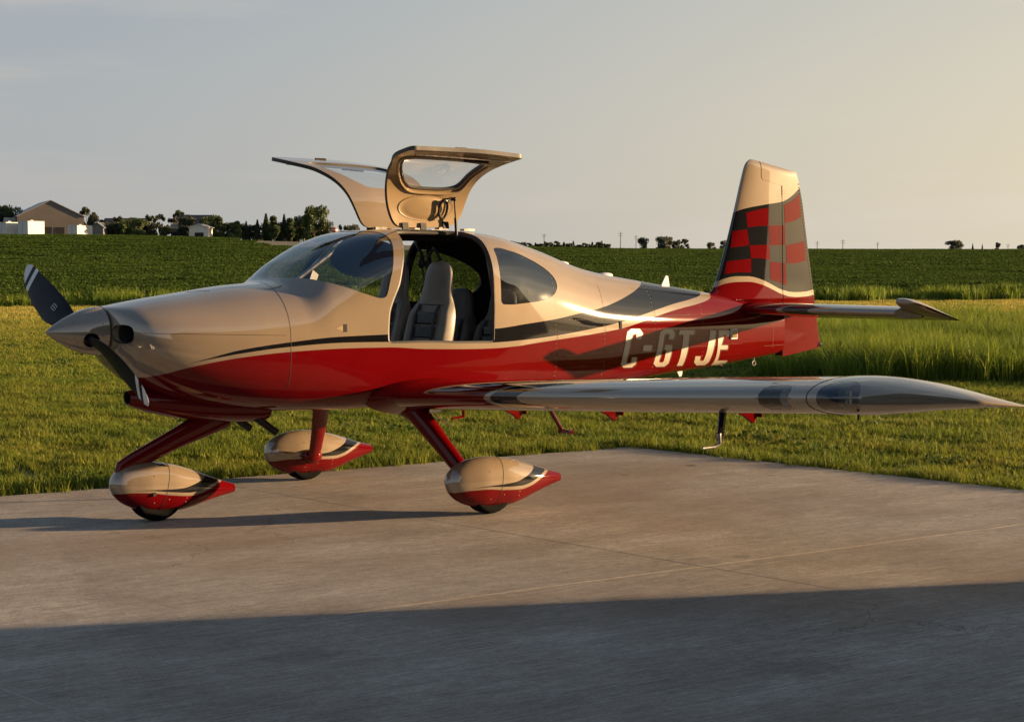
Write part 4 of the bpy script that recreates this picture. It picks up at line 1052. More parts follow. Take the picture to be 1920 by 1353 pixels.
# fine grit and pock marks
base = mixc(t, 1., base, ramp(t, noise(t, 14, 8, p, .85), [(.34, (.74, .73, .72)), (.66, (1.2, 1.2, 1.2))]), 'MULTIPLY')
base = mixc(t, 1., base, ramp(t, noise(t, 1.3, 6, p, .7), [(.34, (.84, .82, .79)), (.66, (1.12, 1.12, 1.12))]), 'MULTIPLY')
base = mixc(t, 1., base, ramp(t, noise(t, 55, 8, p, .95), [(.36, (.60, .60, .60)), (.64, (1.38, 1.38, 1.38))]), 'MULTIPLY')
# rust-brown traffic staining and small oil spots
sm = ramp(t, noise(t, .33, 5, mapping(t, p, (1, 1.6, 1)), .55), [(.47, (0, 0, 0)), (.64, (1, 1, 1))])
base = mixc(t, .0, base, base); mm = t.nodes.new('ShaderNodeMath'); mm.operation = 'MULTIPLY'; mm.inputs[1].default_value = .55; t.links.new(sm, mm.inputs[0])
base = mixc(t, mm.outputs[0], base, (.17, .112, .070))
sp = ramp(t, noise(t, 2.1, 3, mapping(t, p, (.8, 2.4, 1)), .5), [(.735, (0, 0, 0)), (.77, (1, 1, 1))])
mm = t.nodes.new('ShaderNodeMath'); mm.operation = 'MULTIPLY'; mm.inputs[1].default_value = .6; t.links.new(sp, mm.inputs[0])
base = mixc(t, mm.outputs[0], base, (.06, .05, .04))
vo = t.nodes.new('ShaderNodeTexVoronoi'); vo.feature = 'DISTANCE_TO_EDGE'; vo.inputs['Scale'].default_value = .27
va = t.nodes.new('ShaderNodeVectorMath'); va.operation = 'ADD'; nz0 = t.nodes.new('ShaderNodeTexNoise'); nz0.inputs['Scale'].default_value = 1.6; nz0.inputs['Detail'].default_value = 7; t.links.new(p, nz0.inputs[0])
t.links.new(p, va.inputs[0]); t.links.new(nz0.outputs['Color'], va.inputs[1]); t.links.new(va.outputs[0], vo.inputs[0])
ck = t.nodes.new('ShaderNodeMapRange'); t.links.new(vo.outputs['Distance'], ck.inputs[0]); ck.inputs[1].default_value = .0; ck.inputs[2].default_value = .0016; ck.inputs[3].default_value = .75; ck.inputs[4].default_value = 0
cm_ = t.nodes.new('ShaderNodeMath'); cm_.operation = 'MULTIPLY'; t.links.new(ck.outputs[0], cm_.inputs[0]); t.links.new(ramp(t, noise(t, .5, 2, p), [(.50, (0, 0, 0)), (.56, (1, 1, 1))]), cm_.inputs[1])
base = mixc(t, cm_.outputs[0], base, (.06, .05, .042))
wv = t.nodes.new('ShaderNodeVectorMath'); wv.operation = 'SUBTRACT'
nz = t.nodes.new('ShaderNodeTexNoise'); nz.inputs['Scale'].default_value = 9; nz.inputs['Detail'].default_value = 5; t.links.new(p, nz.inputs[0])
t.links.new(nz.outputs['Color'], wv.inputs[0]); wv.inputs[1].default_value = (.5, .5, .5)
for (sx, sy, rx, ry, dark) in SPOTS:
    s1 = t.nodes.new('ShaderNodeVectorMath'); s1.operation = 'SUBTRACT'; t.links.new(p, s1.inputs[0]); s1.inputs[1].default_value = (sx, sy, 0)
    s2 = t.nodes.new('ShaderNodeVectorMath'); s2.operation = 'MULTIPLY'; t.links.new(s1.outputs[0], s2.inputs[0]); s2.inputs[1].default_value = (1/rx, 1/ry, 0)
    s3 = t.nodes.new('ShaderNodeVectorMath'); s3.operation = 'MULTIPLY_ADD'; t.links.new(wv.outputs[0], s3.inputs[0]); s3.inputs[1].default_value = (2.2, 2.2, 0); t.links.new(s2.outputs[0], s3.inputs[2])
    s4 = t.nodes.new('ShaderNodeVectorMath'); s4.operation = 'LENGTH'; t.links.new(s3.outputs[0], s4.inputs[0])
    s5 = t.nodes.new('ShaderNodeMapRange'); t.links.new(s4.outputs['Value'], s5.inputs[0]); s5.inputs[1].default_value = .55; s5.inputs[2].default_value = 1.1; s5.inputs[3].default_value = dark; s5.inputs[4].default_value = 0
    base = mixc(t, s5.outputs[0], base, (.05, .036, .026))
t.links.new(base, b.inputs['Base Color']); b.inputs['Roughness'].default_value = .82
bu = t.nodes.new('ShaderNodeBump'); bu.inputs['Strength'].default_value = .45; bu.inputs['Distance'].default_value = .004
hh = t.nodes.new('ShaderNodeMath'); hh.operation = 'ADD'; t.links.new(st2, hh.inputs[0]); t.links.new(noise(t, 220, 3, p), hh.inputs[1])
t.links.new(hh.outputs[0], bu.inputs['Height']); t.links.new(bu.outputs[0], b.inputs['Normal'])
M['concrete'] = m
M['joint'] = simple('joint_filler', (.42, .37, .31), .9, var=.25, vscale=9)
pad = empty('concrete_pad', (KX, KY, 0)); tag(pad, kind='structure')
DA, DB = 4.25, 5.13
for i in range(11):
    for j in range(8):
        g_ = .0025; c4 = [padpt(i*DA+(g_ if i else 0), j*DB+(g_ if j else 0)), padpt((i+1)*DA-g_, j*DB+(g_ if j else 0)), padpt((i+1)*DA-g_, (j+1)*DB-g_), padpt(i*DA+(g_ if i else 0), (j+1)*DB-g_)]
        o4 = c4[0]; V_ = []; be = .003
        cx = sum(q[0] for q in c4)/4; cy = sum(q[1] for q in c4)/4
        for q in c4: V_.append((q[0]-KX, q[1]-KY, -.25))
        for q in c4: V_.append((q[0]-KX, q[1]-KY, -be))
        for q in c4: V_.append((q[0]-KX+math.copysign(be, cx-q[0]), q[1]-KY+math.copysign(be, cy-q[1]), 0))
        F_ = [(8, 9, 10, 11)]+[(4+k, 4+(k+1)%4, 8+(k+1)%4, 8+k) for k in range(4)]+[(k, (k+1)%4, 4+(k+1)%4, 4+k) for k in range(4)]
        F_ = [tuple(f) for f in F_]
        o = mk('concrete_slab', V_, F_, [M['concrete']], None, pad, False)
import bmesh
for o in pad.children:
    bm = bmesh.new(); bm.from_mesh(o.data); bmesh.ops.recalc_face_normals(bm, faces=bm.faces[:])
    if sum(f.normal.z*f.calc_area() for f in bm.faces) < 0: bmesh.ops.reverse_faces(bm, faces=bm.faces[:])
    bm.to_mesh(o.data); bm.free()
q = [padpt(.02, .02), padpt(DA*11, .02), padpt(DA*11, DB*8), padpt(.02, DB*8)]
o = mk('joint_filler', [(a-KX, b-KY, -.0015) for a, b in q], [(0, 1, 2, 3)], [M['joint']], None, pad, False)
q = [padpt(-.01, 9), (40, -20), (40, -60), padpt(-.01, 41)]
o = mk('apron', [(a, b, -.006) for a, b in q], [(3, 2, 1, 0)], [M['concrete']], None, None, False); tag(o, kind='structure')
def in_pad(x, y, mrg=0.):
    # pad coordinates by solving the 2x2 system
    det = e1[0]*e2[1]-e1[1]*e2[0]; dx, dy = x-KX, y-KY
    a = (dx*e2[1]-dy*e2[0])/det; b = (e1[0]*dy-e1[1]*dx)/det
    return (a > mrg) & (b > mrg) | ((y < -7.6) & (x > 6))

# ------------------------------------------------------------------ grass
def grass_material(name, cols, big, fine, transl=.35, yellow=None, rough=.6, spec=.2):
    m, t, b, _, _ = mesh_node_mat(name); p = geopos(t)
    c = ramp(t, noise(t, big, 5, mapping(t, p, (1, 1, 0)), .6), cols)
    c = mixc(t, 1., c, ramp(t, noise(t, fine, 3, mapping(t, p, (1, 1, 0)), .6), [(.25, (.55, .6, .5)), (.75, (1.45, 1.35, 1.2))]), 'MULTIPLY')
    at = t.nodes.new('ShaderNodeAttribute'); at.attribute_name = 'tone'
    c = mixc(t, 1., c, ramp(t, at.outputs['Fac'], [(0, (.6, .68, .6)), (.6, (1, 1, 1)), (.8, (1.15, 1.1, 1.0)), (1, (1.65, 1.4, 1.2))]), 'MULTIPLY')
    if yellow:   # drier, strawier strip of sward, a real band of the field
        sx = t.nodes.new('ShaderNodeVectorMath'); sx.operation = 'DOT_PRODUCT'; t.links.new(p, sx.inputs[0]); sx.inputs[1].default_value = (FH[0], FH[1], 0)
        r = t.nodes.new('ShaderNodeMapRange'); r.interpolation_type = 'SMOOTHSTEP'; t.links.new(sx.outputs['Value'], r.inputs[0])
        off = CAMP[0]*FH[0]+CAMP[1]*FH[1]; r.inputs[1].default_value = yellow[0]+off; r.inputs[2].default_value = yellow[1]+off; r.inputs[4].default_value = yellow[3]
        c = mixc(t, r.outputs[0], c, mixc(t, 1., yellow[2], ramp(t, noise(t, .35, 4, mapping(t, p, (1, 1, 0)), .6), [(.3, (.55, .7, .5)), (.7, (1.4, 1.2, 1.2))]), 'MULTIPLY'))
    t.links.new(c, b.inputs['Base Color']); b.inputs['Roughness'].default_value = rough
    b.inputs['Specular IOR Level'].default_value = spec
    tl = t.nodes.new('ShaderNodeBsdfTranslucent'); t.links.new(c, tl.inputs[0]); mx = t.nodes.new('ShaderNodeMixShader'); mx.inputs[0].default_value = transl
    o = t.nodes['Material Output']; t.links.new(b.outputs[0], mx.inputs[1]); t.links.new(tl.outputs[0], mx.inputs[2]); t.links.new(mx.outputs[0], o.inputs[0])
    return m
M['mown'] = grass_material('mown_grass_blades', [(.28, (.105, .155, .024)), (.45, (.155, .205, .030)), (.6, (.20, .225, .038)), (.75, (.25, .23, .055))], .7, 5.5, .4, (30, 56, (.44, .385, .10), .7))
M['tall'] = grass_material('tall_grass_blades', [(.3, (.12, .19, .028)), (.55, (.18, .245, .036)), (.75, (.24, .26, .05))], .35, 2.0, .45)
M['crop'] = grass_material('crop_leaves', [(.3, (.042, .078, .018)), (.55, (.056, .096, .022)), (.75, (.074, .114, .028))], .12, 1.3, .3, None, .85, .05)
def blade_patch(name, size, n, h0, h1, w, m, lean=.5, seg=2, tuft=.0):
    V = []; F = []; T = []
    tc = rng.uniform(-size/2, size/2, (max(1, n//14), 2))
    for i in range(n):
        if tuft and rng.random() < tuft: q = tc[rng.integers(len(tc))]+rng.normal(0, size*.03, 2); x, y = q; hk = 1.35
        else: x, y = rng.uniform(-size/2, size/2, 2); hk = 1
        a = rng.uniform(0, 6.283); h = rng.uniform(h0, h1)*hk; l = lean*rng.uniform(.1, 1)*h; ww = w*rng.uniform(.6, 1.3)/2
        dx, dy = math.cos(a), math.sin(a); px, py = -dy, dx; tw = rng.uniform(-.6, .6); px, py = px*math.cos(tw)-py*math.sin(tw), px*math.sin(tw)+py*math.cos(tw)
        b = len(V); tone = rng.random()
        V += [(x-px*ww, y-py*ww, 0), (x+px*ww, y+py*ww, 0), (x+dx*l*.35+px*ww*.8, y+dy*l*.35+py*ww*.8, h*.6), (x+dx*l*.35-px*ww*.8, y+dy*l*.35-py*ww*.8, h*.6), (x+dx*l, y+dy*l, h)]
        F += [(b, b+1, b+2, b+3), (b+3, b+2, b+4)]; T += [tone]*5
    o = mk(name, V, F, [m], None, None, False); at = o.data.attributes.new('tone', 'FLOAT', 'POINT'); at.data.foreach_set('value', T)
    return o
def leaf_patch(name, size, n, h0, h1, w, m):
    V = []; F = []; T = []
    rows = np.arange(-size/2+.19, size/2, .38)
    for i in range(n):
        x = rng.uniform(-size/2, size/2); y = rows[rng.integers(len(rows))]+rng.normal(0, .10); 
        hm = rng.uniform(h0, h1)*(1-.25*min(1, abs(y-rows[np.argmin(abs(rows-y))])/.19)); z = hm*(1-rng.random()**2*.6); s = w*rng.uniform(.6, 1.3)
        a = rng.uniform(0, 6.283); R = Euler((rng.normal(0, .55), rng.normal(0, .55), a)).to_matrix(); b = len(V)
        for q in ((-.5, 0, 0), (0, -.36, .05), (.5, 0, 0), (0, .36, .05)): v = R@Vector(q)*s; V.append((x+v.x, y+v.y, z+v.z))
        F.append((b, b+1, b+2, b+3)); T += [rng.random()]*4
    o = mk(name, V, F, [m], None, None, False); at = o.data.attributes.new('tone', 'FLOAT', 'POINT'); at.data.foreach_set('value', T)
    return o
def scatter(name, pts, rots, scl, src):
    """one object: a copy of the patch on every point"""
    me = bpy.data.meshes.new(name); me.from_pydata([tuple(p) for p in pts], [], [])
    a = me.attributes.new('rot', 'FLOAT_VECTOR', 'POINT'); a.data.foreach_set('vector', np.asarray(rots, float).ravel())
    a = me.attributes.new('scl', 'FLOAT_VECTOR', 'POINT'); a.data.foreach_set('vector', np.asarray(scl, float).ravel())
    o = bpy.data.objects.new(name, me); COL.objects.link(o)
    ng = bpy.data.node_groups.new(name, 'GeometryNodeTree'); ng.interface.new_socket('Geometry', in_out='INPUT', socket_type='NodeSocketGeometry'); ng.interface.new_socket('Geometry', in_out='OUTPUT', socket_type='NodeSocketGeometry')
    N = ng.nodes; L = ng.links; gi = N.new('NodeGroupInput'); go = N.new('NodeGroupOutput')
    ip = N.new('GeometryNodeInstanceOnPoints'); oi = N.new('GeometryNodeObjectInfo'); oi.inputs['Object'].default_value = src
    L.new(gi.outputs[0], ip.inputs['Points']); L.new(oi.outputs['Geometry'], ip.inputs['Instance'])
    def at(nm):
        n = N.new('GeometryNodeInputNamedAttribute'); n.data_type = 'FLOAT_VECTOR'; n.inputs['Name'].default_value = nm; return n.outputs[0]
    er = N.new('FunctionNodeEulerToRotation'); L.new(at('rot'), er.inputs[0]); L.new(er.outputs[0], ip.inputs['Rotation'])
    L.new(at('scl'), ip.inputs['Scale']); L.new(ip.outputs[0], go.inputs[0])
    md = o.modifiers.new('scatter', 'NODES'); md.node_group = ng
    return o
def field_points(d0, d1, step, keep, wide=.40, jit=.3):
    P = []
    for dep in np.arange(d0, d1, step):
        w = wide*dep+2
        for lat in np.arange(-w, w, step):
            P.append((lat+rng.uniform(-jit, jit)*step, dep+rng.uniform(-jit, jit)*step))
    P = np.array(P); x, y = world(P[:, 0], P[:, 1]); k = keep(P[:, 0], P[:, 1], x, y); return np.stack([x[k], y[k]], 1)
def in_tall(lat, dep): 
    e = 24.8+.9*np.sin(lat*.9)*.5-(lat-.155*dep)*.12
    return (lat > .150*dep+.35*np.sin(dep*1.3)) & (dep > e) & (dep < 40.5)
def lay(name, d0, d1, step, keep, src, smin=.85, smax=1.2, wide=.40, hz=None, align=False, zoff=0.):
    q = field_points(d0, d1, step, keep, wide); n = len(q)
    if not n: return None
    z = tz(q[:, 0], q[:, 1])+zoff
    s = rng.uniform(smin, smax, n); r = np.zeros((n, 3)); r[:, 2] = rng.integers(0, 4, n)*math.pi/2+(.0 if align else rng.uniform(-.4, .4, n)) if not align else rng.integers(0, 2, n)*math.pi-PSI+.06
    sz = s*(1 if hz is None else hz(q[:, 0], q[:, 1]))
    sc = np.stack([np.ones(n), np.ones(n), sz], 1)
    o = scatter(name, np.stack([q[:, 0], q[:, 1], z], 1), r, sc, src)
    return o
mown_ok = lambda lat, dep, x, y: (~in_pad(x, y, -.22)) & (dep < cropline(lat)-.2) & ~in_tall(lat, dep)
def place_src(o, lat, dep): x, y = world(lat, dep); o.location = (x, y, float(tz(x, y)))
clump = lambda x, y: .78+.42*(.5+.5*np.sin(x*2.1+np.sin(y*1.7)*2)*np.cos(y*1.9+np.sin(x*1.3)*2))
A = blade_patch('mown_grass', .5, 720, .022, .068, .0075, M['mown'], .9, tuft=.25); place_src(A, -3.5, 17)
tag(A, kind='stuff')
g1 = lay('mown_grass', 9, 24, .44, mown_ok, A, .7, 1.25, hz=clump); tag(g1, kind='stuff')
B = blade_patch('mown_grass', 1.0, 1300, .025, .07, .013, M['mown'], .9, tuft=.2); place_src(B, -6, 30); tag(B, kind='stuff')
g2 = lay('mown_grass', 24, 44, .9, mown_ok, B, .7, 1.2, hz=clump); tag(g2, kind='stuff')
Cc = blade_patch('mown_grass', 2.0, 1700, .04, .09, .028, M['mown'], .8, tuft=.25); place_src(Cc, -10, 50); tag(Cc, kind='stuff')
g3 = lay('mown_grass', 44, 76, 2.0, mown_ok, Cc, .8, 1.1); tag(g3, kind='stuff')
# taller fringe along the edge of the pad
E_ = blade_patch('edge_grass', .4, 300, .05, .12, .008, M['mown'], 1.0, tuft=.5); place_src(E_, 3.6, 15.5); tag(E_, kind='stuff')
pts = []
for a in np.arange(-.1, 24, .22): x, y = padpt(a, -.13+rng.uniform(-.09, .07)); pts.append((x, y))
for b_ in np.arange(-.1, 9, .22): x, y = padpt(-.13+rng.uniform(-.09, .07), b_); pts.append((x, y))
pts = np.array(pts); n = len(pts); r = np.zeros((n, 3)); r[:, 2] = rng.uniform(0, 6.28, n)
s_ = rng.uniform(.55, 1.15, n); o = scatter('edge_grass', np.stack([pts[:, 0], pts[:, 1], np.full(n, -.03)], 1), r, np.stack([np.full(n, .75), np.full(n, .75), s_], 1), E_); tag(o, kind='stuff')
# broad-leaved weeds in the lawn
M['weed'] = grass_material('weed_leaves', [(.3, (.04, .085, .018)), (.7, (.075, .13, .03))], 1.0, 6.0, .2)
wd = leaf_patch('lawn_weeds', .42, 34, .03, .10, .05, M['weed']); place_src(wd, -1.6, 16.5); tag(wd, kind='stuff')
q = []
while len(q) < 150:
    dep = rng.uniform(12.5, 34); lat = rng.uniform(-.36, .36)*dep; x, y = world(lat, dep)
    if not in_pad(np.array([x]), np.array([y]), -.4)[0] and not in_tall(lat, dep): q.append((x, y))
q = np.array(q); n = len(q); r = np.zeros((n, 3)); r[:, 2] = rng.uniform(0, 6.28, n); s_ = rng.uniform(.4, 1.1, n)
o = scatter('lawn_weeds', np.stack([q[:, 0], q[:, 1], np.full(n, -.03)], 1), r, np.stack([s_, s_, s_*rng.uniform(.6, 1.3, n)], 1), wd); tag(o, kind='stuff')
# tall unmown grass on the right
Tg = blade_patch('tall_grass', 1.0, 1500, .18, .50, .013, M['tall'], .85, tuft=.45); place_src(Tg, 6.5, 32); tag(Tg, kind='stuff')
o = lay('tall_grass', 22, 41, .9, lambda lat, dep, x, y: in_tall(lat, dep), Tg, .7, 1.15, .45); tag(o, kind='stuff')
# crop
c1 = leaf_patch('crop_rows', 2.28, 2100, .38, .52, .10, M['crop']); place_src(c1, -12, 68); tag(c1, kind='stuff')
crop_ok = lambda lat, dep, x, y: (dep > cropline(lat)) & (np.hypot(lat, dep) < 300) & ~((dep > 150) & (np.abs(lat/np.maximum(dep, 1)+.075+.00025*(dep-200)) < .075) & (dep > 195))
o = lay('crop_rows', 56, 120, 2.1, crop_ok, c1, .85, 1.15, .36); tag(o, kind='stuff')
c2_ = leaf_patch('crop_rows', 4.56, 3000, .38, .48, .17, M['crop']); place_src(c2_, -12, 130); tag(c2_, kind='stuff')
o = lay('crop_rows', 120, 300, 4.4, crop_ok, c2_, .85, 1.1, .34); tag(o, kind='stuff')
# thicker weeds along the near edge of the crop
Wd = blade_patch('field_edge_grass', 1.5, 700, .18, .46, .028, M['tall'], .5, tuft=.4); place_src(Wd, -8, 62); tag(Wd, kind='stuff')
o = lay('field_edge_grass', 52, 76, 1.2, lambda lat, dep, x, y: np.abs(dep-cropline(lat)+.6) < .9, Wd, .7, 1.2, .45); tag(o, kind='stuff')
# bare earth strip in the far field
m, t, b, _, _ = mesh_node_mat('bare_earth'); p = geopos(t)
t.links.new(ramp(t, noise(t, .3, 6, mapping(t, p, (1, 1, 0)), .7), [(.35, (.028, .045, .014)), (.5, (.055, .052, .026)), (.7, (.085, .062, .038))]), b.inputs['Base Color']); b.inputs['Roughness'].default_value = .95
V_ = []; F_ = []
for i, d in enumerate(np.linspace(195, 298, 14)):
    for j in range(16):
        k = -.075-.00025*(d-200)+(-.078+.156*j/15); x, y = world(k*d, d); V_.append((x, y, float(tz(x, y))+.12))
F_ = [(i*16+j, i*16+j+1, (i+1)*16+j+1, (i+1)*16+j) for i in range(13) for j in range(15)]
o = mk('bare_earth_strip', V_, F_, [m]); tag(o, kind='structure')

# ================================================================== FAR BUILDINGS AND TREES
def px(u, dep): return (u-960)/FPX*dep
def at_px(u, dep): x, y = world(px(u, dep), dep); return x, y, float(tz(x, y))
def hz_(v, dep): return CAMP[2]+(HORIZ-v)/FPX*dep       # height that shows at image row v
M['tan_metal'] = simple('tan_ribbed_metal', (.135, .115, .10), .6, var=.08, vscale=.5)
M['grey_metal'] = simple('pale_grey_metal', (.33, .34, .35), .5, var=.08)
M['white_wall'] = simple('white_panel', (.62, .60, .55), .6, var=.06, vscale=.8)
M['dark_roof'] = simple('dark_roof', (.04, .042, .05), .7, var=.15)
M['dark_gap'] = simple('dark_doorway', (.01, .01, .012), .8)
M['brown_wall'] = simple('tan_wall', (.26, .19, .12), .8, var=.1)
M['shed_grey'] = simple('weathered_grey_metal', (.12, .125, .13), .6, var=.1)
M['bark'] = simple('bark', (.06, .045, .032), .9, var=.3, vscale=3)
YAW = -PSI
def local(name, u, dep, yaw=0., **k):
    x, y, z = at_px(u, dep); o = empty(name, (x, y, z), YAW+yaw); tag(o, **k); return o
def gable(root, w, d, hw, hr, mw, mr, ribs=True, ov=.25):
    """gable end faces the camera (local -y)"""
    mb = MB(); pr = [(-w/2, 0, -1), (w/2, 0, -1), (w/2, 0, hw), (0, 0, hr), (-w/2, 0, hw)]; mb.prism([(a, 0, c) for a, _, c in pr], (0, d, 0)); mb.build('wall', mw, root, False)
    mb = MB(); sl_ = math.atan2(hr-hw, w/2)
    for s in (-1, 1):
        a = (s*(w/2+ov), -ov, hw-ov*math.tan(sl_)); bq = (0, -ov, hr); 
        mb.prism([a, bq, (0, -ov, hr+.12), (a[0], -ov, a[2]+.12)], (0, d+2*ov, 0))
    mb.split('roof', mr, root, False)
    if ribs:
        mb = MB()
        for k in range(int(w/.9)): 
            x = -w/2+.45+k*.9; mb.box((x, -.012, (hw*.5+(hr-hw)*(1-abs(x)/(w/2))*.5)), (.10, .012, hw+(hr-hw)*(1-abs(x)/(w/2))))
        tag(mb.build('wall_ribs', mw, root, False), kind='stuff')
D = 330.
s = D/FPX
sh = local('machine_shed', 98, D+6, .0, label='large tan metal machine shed with a gable end, behind the white trailers', cat='shed'); sh.rotation_euler.z = YAW+.36
gable(sh, 121*s*1.02, 22, (HORIZ-405)*s+1.8-sh.location.z, (HORIZ-375)*s+1.8-sh.location.z, M['tan_metal'], M['grey_metal'], False)
for (u, w) in ((92, 16), (116, 14)):
    mb = MB(); mb.box(((u-98)*s, -.06, 1.2), (w*s*.95, .1, 2.4)); mb.build('shed_door', M['dark_gap'], sh, False)
mb = MB(); mb.box((-61*s-1.2, 8, 1.6), (2.4, 12, 5.2)); mb.build('lean_to', M['grey_metal'], sh, False)
# boxed white trailers: long grey-blue shaded side and lit end
def trailer(u0, u1, v0, v1, dep, lab, rf=False):
    u = (u0+u1)/2; w = (u1-u0)*dep/FPX; x, y, z = at_px(u, dep); h = hz_(v0, dep)-z; zb = max(.0, hz_(v1, dep)-z)
    o = empty('cargo_trailer', (x, y, z), YAW-.62); tag(o, lab, 'trailer', 'white box trailers beside the shed')
    wl_ = w*.62; L = w*.72/math.sin(.62) if False else w*.85
    mb = MB(); mb.box((0, 0, h/2+.12), (wl_, L, h-.24)); bo = mb.build('trailer_body', M['white_wall'], o, False)
    bv = bo.modifiers.new('b', 'BEVEL'); bv.width = .05
    mb = MB(); mb.box((0, -L/2-.02, h/2+.1), (wl_*.04, .03, h*.8)); mb.box((0, -L/2-.02, h*.93), (wl_*.9, .03, .06)); mb.split('rear_door_seam', M['grey_metal'], o, False)
    for sx in (-1, 1):
        mb = MB(); mb.tube([(sx*(wl_/2-.12), 0, .18), (sx*(wl_/2+.02), 0, .18)], .30, 14); mb.build('wheel', M['tyre'], o)
    mb = MB(); mb.box((0, 0, h+.10), (.5, .6, .2)); mb.build('roof_unit', M['grey_metal'], o, False)
    return o
trailer(0, 38, 417, 437, D-14, 'white box trailer at the far left edge of the picture'); 
trailer(38, 84, 415, 438, D-15, 'tallest white box trailer, in front of the left half of the tan shed')
trailer(130, 174, 423, 441, D-18, 'white box trailer below the right corner of the tan shed')
o = local('small_shed', 184, D-10, 0, label='small grey metal shed right of the white trailers', cat='shed'); gable(o, 22*s, 5, (HORIZ-428)*s+1.8-o.location.z, (HORIZ-420)*s+1.8-o.location.z, M['shed_grey'], M['shed_grey'], False)
o = local('white_garden_shed', 374, D-22, 0, label='small white shed with a dark opening among the trees', cat='shed')
gable(o, 33*s, 4.5, (HORIZ-430)*s+1.8-o.location.z, (HORIZ-425)*s+1.8-o.location.z, M['white_wall'], M['white_wall'], False)
mb = MB(); mb.box((.1, -.08, .85), (1.5, .1, 1.0)); mb.build('shed_opening', M['dark_gap'], o, False)
def house(u, w, vt, vw, dep, lab, mw, mr):
    x, y, z = at_px(u, dep); o = empty('farm_house', (x, y, z), YAW+math.pi/2); tag(o, lab, 'house')
    s_ = dep/FPX; ww = w*s_; h0 = hz_(vw, dep)-z; h1 = hz_(vt, dep)-z
    # ridge runs across the view
    mb = MB(); mb.prism([(0, -ww/2, -1), (7, -ww/2, -1), (7, -ww/2, h0), (3.5, -ww/2, h1), (0, -ww/2, h0)], (0, ww, 0)); mb.build('wall', mw, o, False)
    mb = MB(); mb.prism([(-.4, -ww/2-.3, h0-.2), (3.5, -ww/2-.3, h1+.02), (3.5, -ww/2-.3, h1+.15), (-.4, -ww/2-.3, h0-.05)], (0, ww+.6, 0)); mb.prism([(7.4, -ww/2-.3, h0-.2), (3.5, -ww/2-.3, h1+.02), (3.5, -ww/2-.3, h1+.15), (7.4, -ww/2-.3, h0-.05)], (0, ww+.6, 0)); mb.split('roof', mr, o, False)
    for k in range(2): mb = MB(); mb.box((-.03, -ww/4+k*ww/2, h0*.5), (.06, 1.2, 1.0)); mb.build('window', M['dark_gap'], o, False)
house(365, 62, 404, 420, D+14, 'low house with a dark roof between the trees', M['dark_gap'], M['dark_roof'])
house(334, 24, 419, 428, D-4, 'low tan farmhouse half hidden by bushes', M['brown_wall'], M['brown_wall'])
house(232, 76, 410, 424, D+18, 'long dark-roofed building behind the dark hedge', M['dark_gap'], M['dark_roof'])
x, y, z = at_px(628, 240); o = empty('marker_pole', (x, y, z)); tag(o, 'pole topped by a faded red and white ball, seen over the engine cowling', 'marker')
hb = hz_(433, 240)-z
mb = MB(); mb.tube([(0, 0, -.3), (0, 0, hb)], .05, 8); mb.build('pole', M['grey_metal'], o)
mb = MB(); mb.ell((0, 0, hb+.1), (.42, .42, .42), 16, 10); mb.build('ball', simple('faded_red', (.42, .10, .07), .6, var=.2), o)
mb = MB(); mb.tube([(0, 0, hb+.02), (0, 0, hb+.20)], .425, 16); mb.build('ball_band', M['white_wall'], o)
def pole(u, vt, dep, lab):
    x, y, z = at_px(u, dep); o = empty('utility_pole', (x, y, z-1), YAW); tag(o, lab, 'utility pole', 'utility poles on the horizon'); h = hz_(vt, dep)-z+1
    mb = MB(); mb.tube([(0, 0, 0), (0, 0, h)], [.22, .14], 8); mb.build('pole', M['bark'], o)
    mb = MB(); mb.box((0, 0, h-.8), (2.6, .15, .15)); mb.box((0, 0, h-1.9), (2.0, .15, .15)); mb.split('crossarm', M['bark'], o, False)
for u, vt, dd, lab in ((1163, 435, 900, 'tallest utility pole on the skyline, left of the round trees'), (1192, 441, 1000, 'utility pole just left of the first round tree'), (1020, 438, 950, 'utility pole above the low tree line behind the fuselage'), (1531, 452, 1000, 'utility pole just right of the tail fin'), (1579, 449, 950, 'utility pole right of the fin, over the elevator'), (1644, 454, 1100, 'short utility pole midway between fin and right-hand tree'), (1888, 457, 1100, 'utility pole near the right edge of the picture')):
    pole(u, vt, dd, lab)

def leaf_mat(name, c0, c1):
    m, t, b, _, _ = mesh_node_mat(name); at = t.nodes.new('ShaderNodeAttribute'); at.attribute_name = 'tone'
    c = mixc(t, at.outputs['Fac'], c0, c1); oi = t.nodes.new('ShaderNodeObjectInfo')
    c = mixc(t, 1., c, ramp(t, oi.outputs['Random'], [(0, (.7, .75, .7)), (1, (1.25, 1.2, 1.1))]), 'MULTIPLY')
    t.links.new(c, b.inputs['Base Color']); b.inputs['Roughness'].default_value = .6
    tl = t.nodes.new('ShaderNodeBsdfTranslucent'); t.links.new(c, tl.inputs[0]); mx = t.nodes.new('ShaderNodeMixShader'); mx.inputs[0].default_value = .25
    t.links.new(b.outputs[0], mx.inputs[1]); t.links.new(tl.outputs[0], mx.inputs[2]); t.links.new(mx.outputs[0], t.nodes['Material Output'].inputs[0]); return m
M['leaf'] = leaf_mat('tree_leaves', (.045, .075, .022), (.10, .13, .035)); M['leaf_dark'] = leaf_mat('dark_leaves', (.030, .042, .022), (.06, .075, .034)); M['leaf_far'] = leaf_mat('hazed_far_leaves', (.05, .062, .045), (.085, .10, .065))  # far leaf colours are greyed to carry the haze of distance
